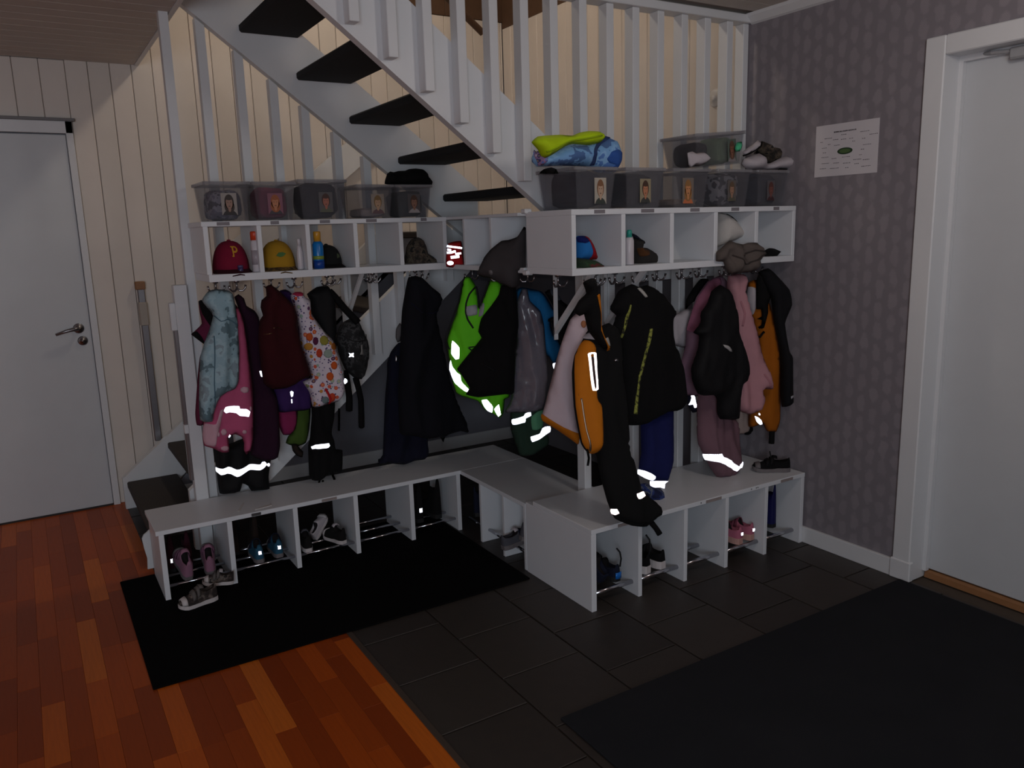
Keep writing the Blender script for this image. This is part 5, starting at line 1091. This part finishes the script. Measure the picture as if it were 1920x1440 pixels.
    if heelpatch is not None: heelq(-.8, .8, .06, .44, .003, 'heel_patch', heelpatch)
    if refl is not None: heelq(-.36, .36, .40, .58, .004, 'reflector', refl)
    if loop is not None:
        obj('pull_loop', MB().tube([X @ Vector((p[0]*L, p[1]*L, p[2]*L)) for p in loop], .0035, 7), RUBBER, t, smooth=True)
    return t
PINKS = cloth('pink_shoe', (190, 108, 132)); PINKL = cloth('lilac_pink_shoe', (158, 112, 136)); CAMOS = camo('brown_sneaker', [(40, 32, 30), (64, 54, 50), (104, 94, 88), (34, 28, 28)], 30)
TEAL = cloth('teal_shoe', (44, 92, 118)); BROWNB = cloth('brown_boot', (46, 34, 30)); MAROONB = cloth('maroon_boot', (60, 20, 34)); NAVYS = cloth('navy_shoe', (26, 30, 50)); BBLUE = paint('shiny_blue_patch', (20, 110, 200), .25)
GREYS = cloth('grey_blue_shoe', (84, 84, 92))
zr = .0625
# first left cubby
shoe('lilac pink child shoe on the bench rods, beside the bench end panel', (.448, 3.40, .064), .10, .165, PINKL, SOLEG, cloth('lilac_strap', (140, 96, 122)), pitch=.40, H=.62, heelpatch=None, tongue=PINKL)
shoe('lilac pink child shoe on the rods, against the first bench divider', (.535, 3.40, .064), -.12, .165, PINKL, SOLEG, cloth('lilac_strap', (140, 96, 122)), pitch=.34, H=.60, tongue=PINKL)
shoe('dark brown child sneaker with white sole lying on the black mat', (.530, 3.275, .010), 1.72, .155, CAMOS, SOLEW, cloth('grey_velcro', (104, 98, 96)), roll=-.05, H=.46, tongue=cloth('grey_velcro', (104, 98, 96)))
shoe('dark brown child sneaker tipped against a front bench rod', (.612, 3.34, .030), 1.35, .125, CAMOS, SOLEW, cloth('grey_velcro', (104, 98, 96)), pitch=.12, H=.44, tongue=WGREY)
for dx, lb in ((0, 'dark maroon boot with a reflector beside the end panel by the steps'), (.068, 'plain dark maroon boot behind the lilac pink shoes')): shoe(lb, (.405+dx, 3.53, zr), 0, .15, MAROONB, SOLEB, None, kind='boot', H=.62, refl=RETRO if dx == 0 else None, group='maroon boots by the end panel')
# second
for dx, dy, lb in ((0, 0, 'teal sneaker with reflective heel, in front of the brown boots'), (.088, .012, 'teal sneaker with reflective heel, nearest the third cubby divider')): shoe(lb, (.745+dx, 3.405+dy, zr), -.05, .16, TEAL, SOLEG, NAVYS, H=.52, refl=RETRO, group='pair of teal sneakers')
for dx, lb in ((-.02, 'dark brown tall boot beside the first bench divider'), (.07, 'dark brown tall boot behind the teal sneakers')): shoe(lb, (.70+dx, 3.56, zr), 0, .13, BROWNB, SOLEB, None, kind='boot', H=.85, group='pair of brown boots')
# third
shoe('black sneaker with white sole beside the white canvas shoe', (.960, 3.40, zr), -.08, .16, cloth('black_shoe', (24, 22, 22)), SOLEW, GREYS, H=.48, tongue=GREYS)
shoe('black sneaker with pale tongue next to the empty cubby', (1.128, 3.40, zr), .30, .15, cloth('black_shoe', (24, 22, 22)), SOLEW, None, H=.5, tongue=WGREY)
shoe('white canvas shoe standing behind the black sneakers', (1.03, 3.53, zr), -.9, .13, WGREY, SOLEW, None, pitch=.7, H=.45)
# fifth
for dx, lb in ((0, 'black winter boot with a reflector in the last stair bench cubby'), (.10, 'plain black winter boot beside the inner corner of the benches')): shoe(lb, (1.535+dx, 3.44, zr), 0, .18, cloth('black_boot', (14, 13, 15)), SOLEB, None, kind='boot', H=.62, refl=RETRO if dx == 0 else None, group='black winter boots in the last stair bench cubby')
# corner bench
for dy, lb in ((0, 'dark navy boot beside the first corner bench divider'), (.07, 'dark navy boot deep in the innermost corner cubby')): shoe(lb, (1.79, 3.29+dy, .065), -1.57, .17, NAVYS, SOLEB, None, kind='boot', H=.5, W_=.34, group='dark boots in the corner cubby')
shoe('grey-blue sneaker on the rods of the corner bench, near end panel', (1.690, 2.912, .0635), -1.50, .18, GREYS, SOLEG, NAVYS, H=.36, tongue=WGREY, pitch=.12)
shoe('grey-blue sneaker on the rods of the corner bench, near the divider', (1.742, 2.848, .118), -1.60, .17, GREYS, SOLEG, NAVYS, H=.46, tongue=WGREY, pitch=-.18)
# right bench
zr2 = .0630
LOOP = [(0, .02, .40), (.02, -.03, .62), (.0, -.02, .82), (-.08, .02, .95)]
shoe('navy child shoe with a shiny blue heel in the wall-side bench', (1.905, 2.365, zr2), .1, .17, NAVYS, SOLEB, BLACKC, heelpatch=BBLUE, loop=[(.06, 0, .36), (.10, .0, .55), (.06, 0, .72), (-.04, 0, .84)])
shoe('navy child shoe tipped upright against the wall-side bench end panel', (1.825, 2.385, zr2), .05, .17, NAVYS, SOLEB, BLACKC, pitch=.75, H=.5)
shoe('black sneaker with thick white sole beside the blue-heeled shoe cubby', (2.055, 2.352, zr2), .22, .18, BLACKC, SOLEW, BLACKC2, loop=LOOP, st=.16)
shoe('black sneaker with thick white sole next to the empty wall-side cubby', (2.135, 2.352, zr2), .12, .18, BLACKC, SOLEW, BLACKC2, st=.16, loop=None)
for dx, dy, lb in ((0, 0, 'pink sneaker with reflective heel next to the empty wall-side cubby'), (.078, .004, 'pink sneaker with reflective heel next to the blue boot cubby')): shoe(lb, (2.590+dx, 2.350+dy, zr2), .08, .16, PINKS, cloth('sole_pinkish', (206, 160, 150)), cloth('dark_pink_strap', (120, 60, 78)), H=.46, refl=RETRO, st=.15, group='pair of pink sneakers')
shoe('royal blue rubber boot in the cubby by the wallpaper', (2.865, 2.40, zr2), .05, .16, cloth('blue_boot', (24, 24, 84), .5), SOLEB, None, kind='boot', H=.72)
shoe('black sandal with velcro straps on top of the wall-side bench', (2.915, 2.365, HR+.001), .9, .17, BLACKC, SOLEG, BLACKC2, H=.36, tongue=BLACKC2, loop=[(.0, .5, .25), (-.02, .52, .45), (-.02, .55, .56)])

# small things on and around the left bench
pc = obj('tape_scrap', MB().prism([(.675, 3.432, HL+.0006), (.684, 3.432, HL+.0006), (.728, 3.535, HL+.0006), (.720, 3.530, HL+.0006)], (0, 0, .0012)), TEARS); tag(pc, 'narrow white tape scrap lying on the stair-side bench', 'tape')
pc = obj('tape_scrap', MB().prism([(.742, 3.405, HL+.0006), (.818, 3.418, HL+.0006), (.822, 3.452, HL+.0006), (.812, 3.436, HL+.0006), (.765, 3.424, HL+.0006)], (0, 0, .0025)), TEARS); tag(pc, 'torn white paper strip at the front edge of stair-side bench', 'paper')
cd = MB(); cv = [(.326, .02), (.330, .07), (.322, .12), (.318, .165), (.327, .182), (.340, .19), (.352, .20), (.352, .02)]
cd.prism([(x, 3.74, z) for x, z in cv], (0, .012, 0)); pc = obj('card_sheet', cd, WHITE); tag(pc, 'white curled card sheet standing behind the bench end by the steps', 'card')
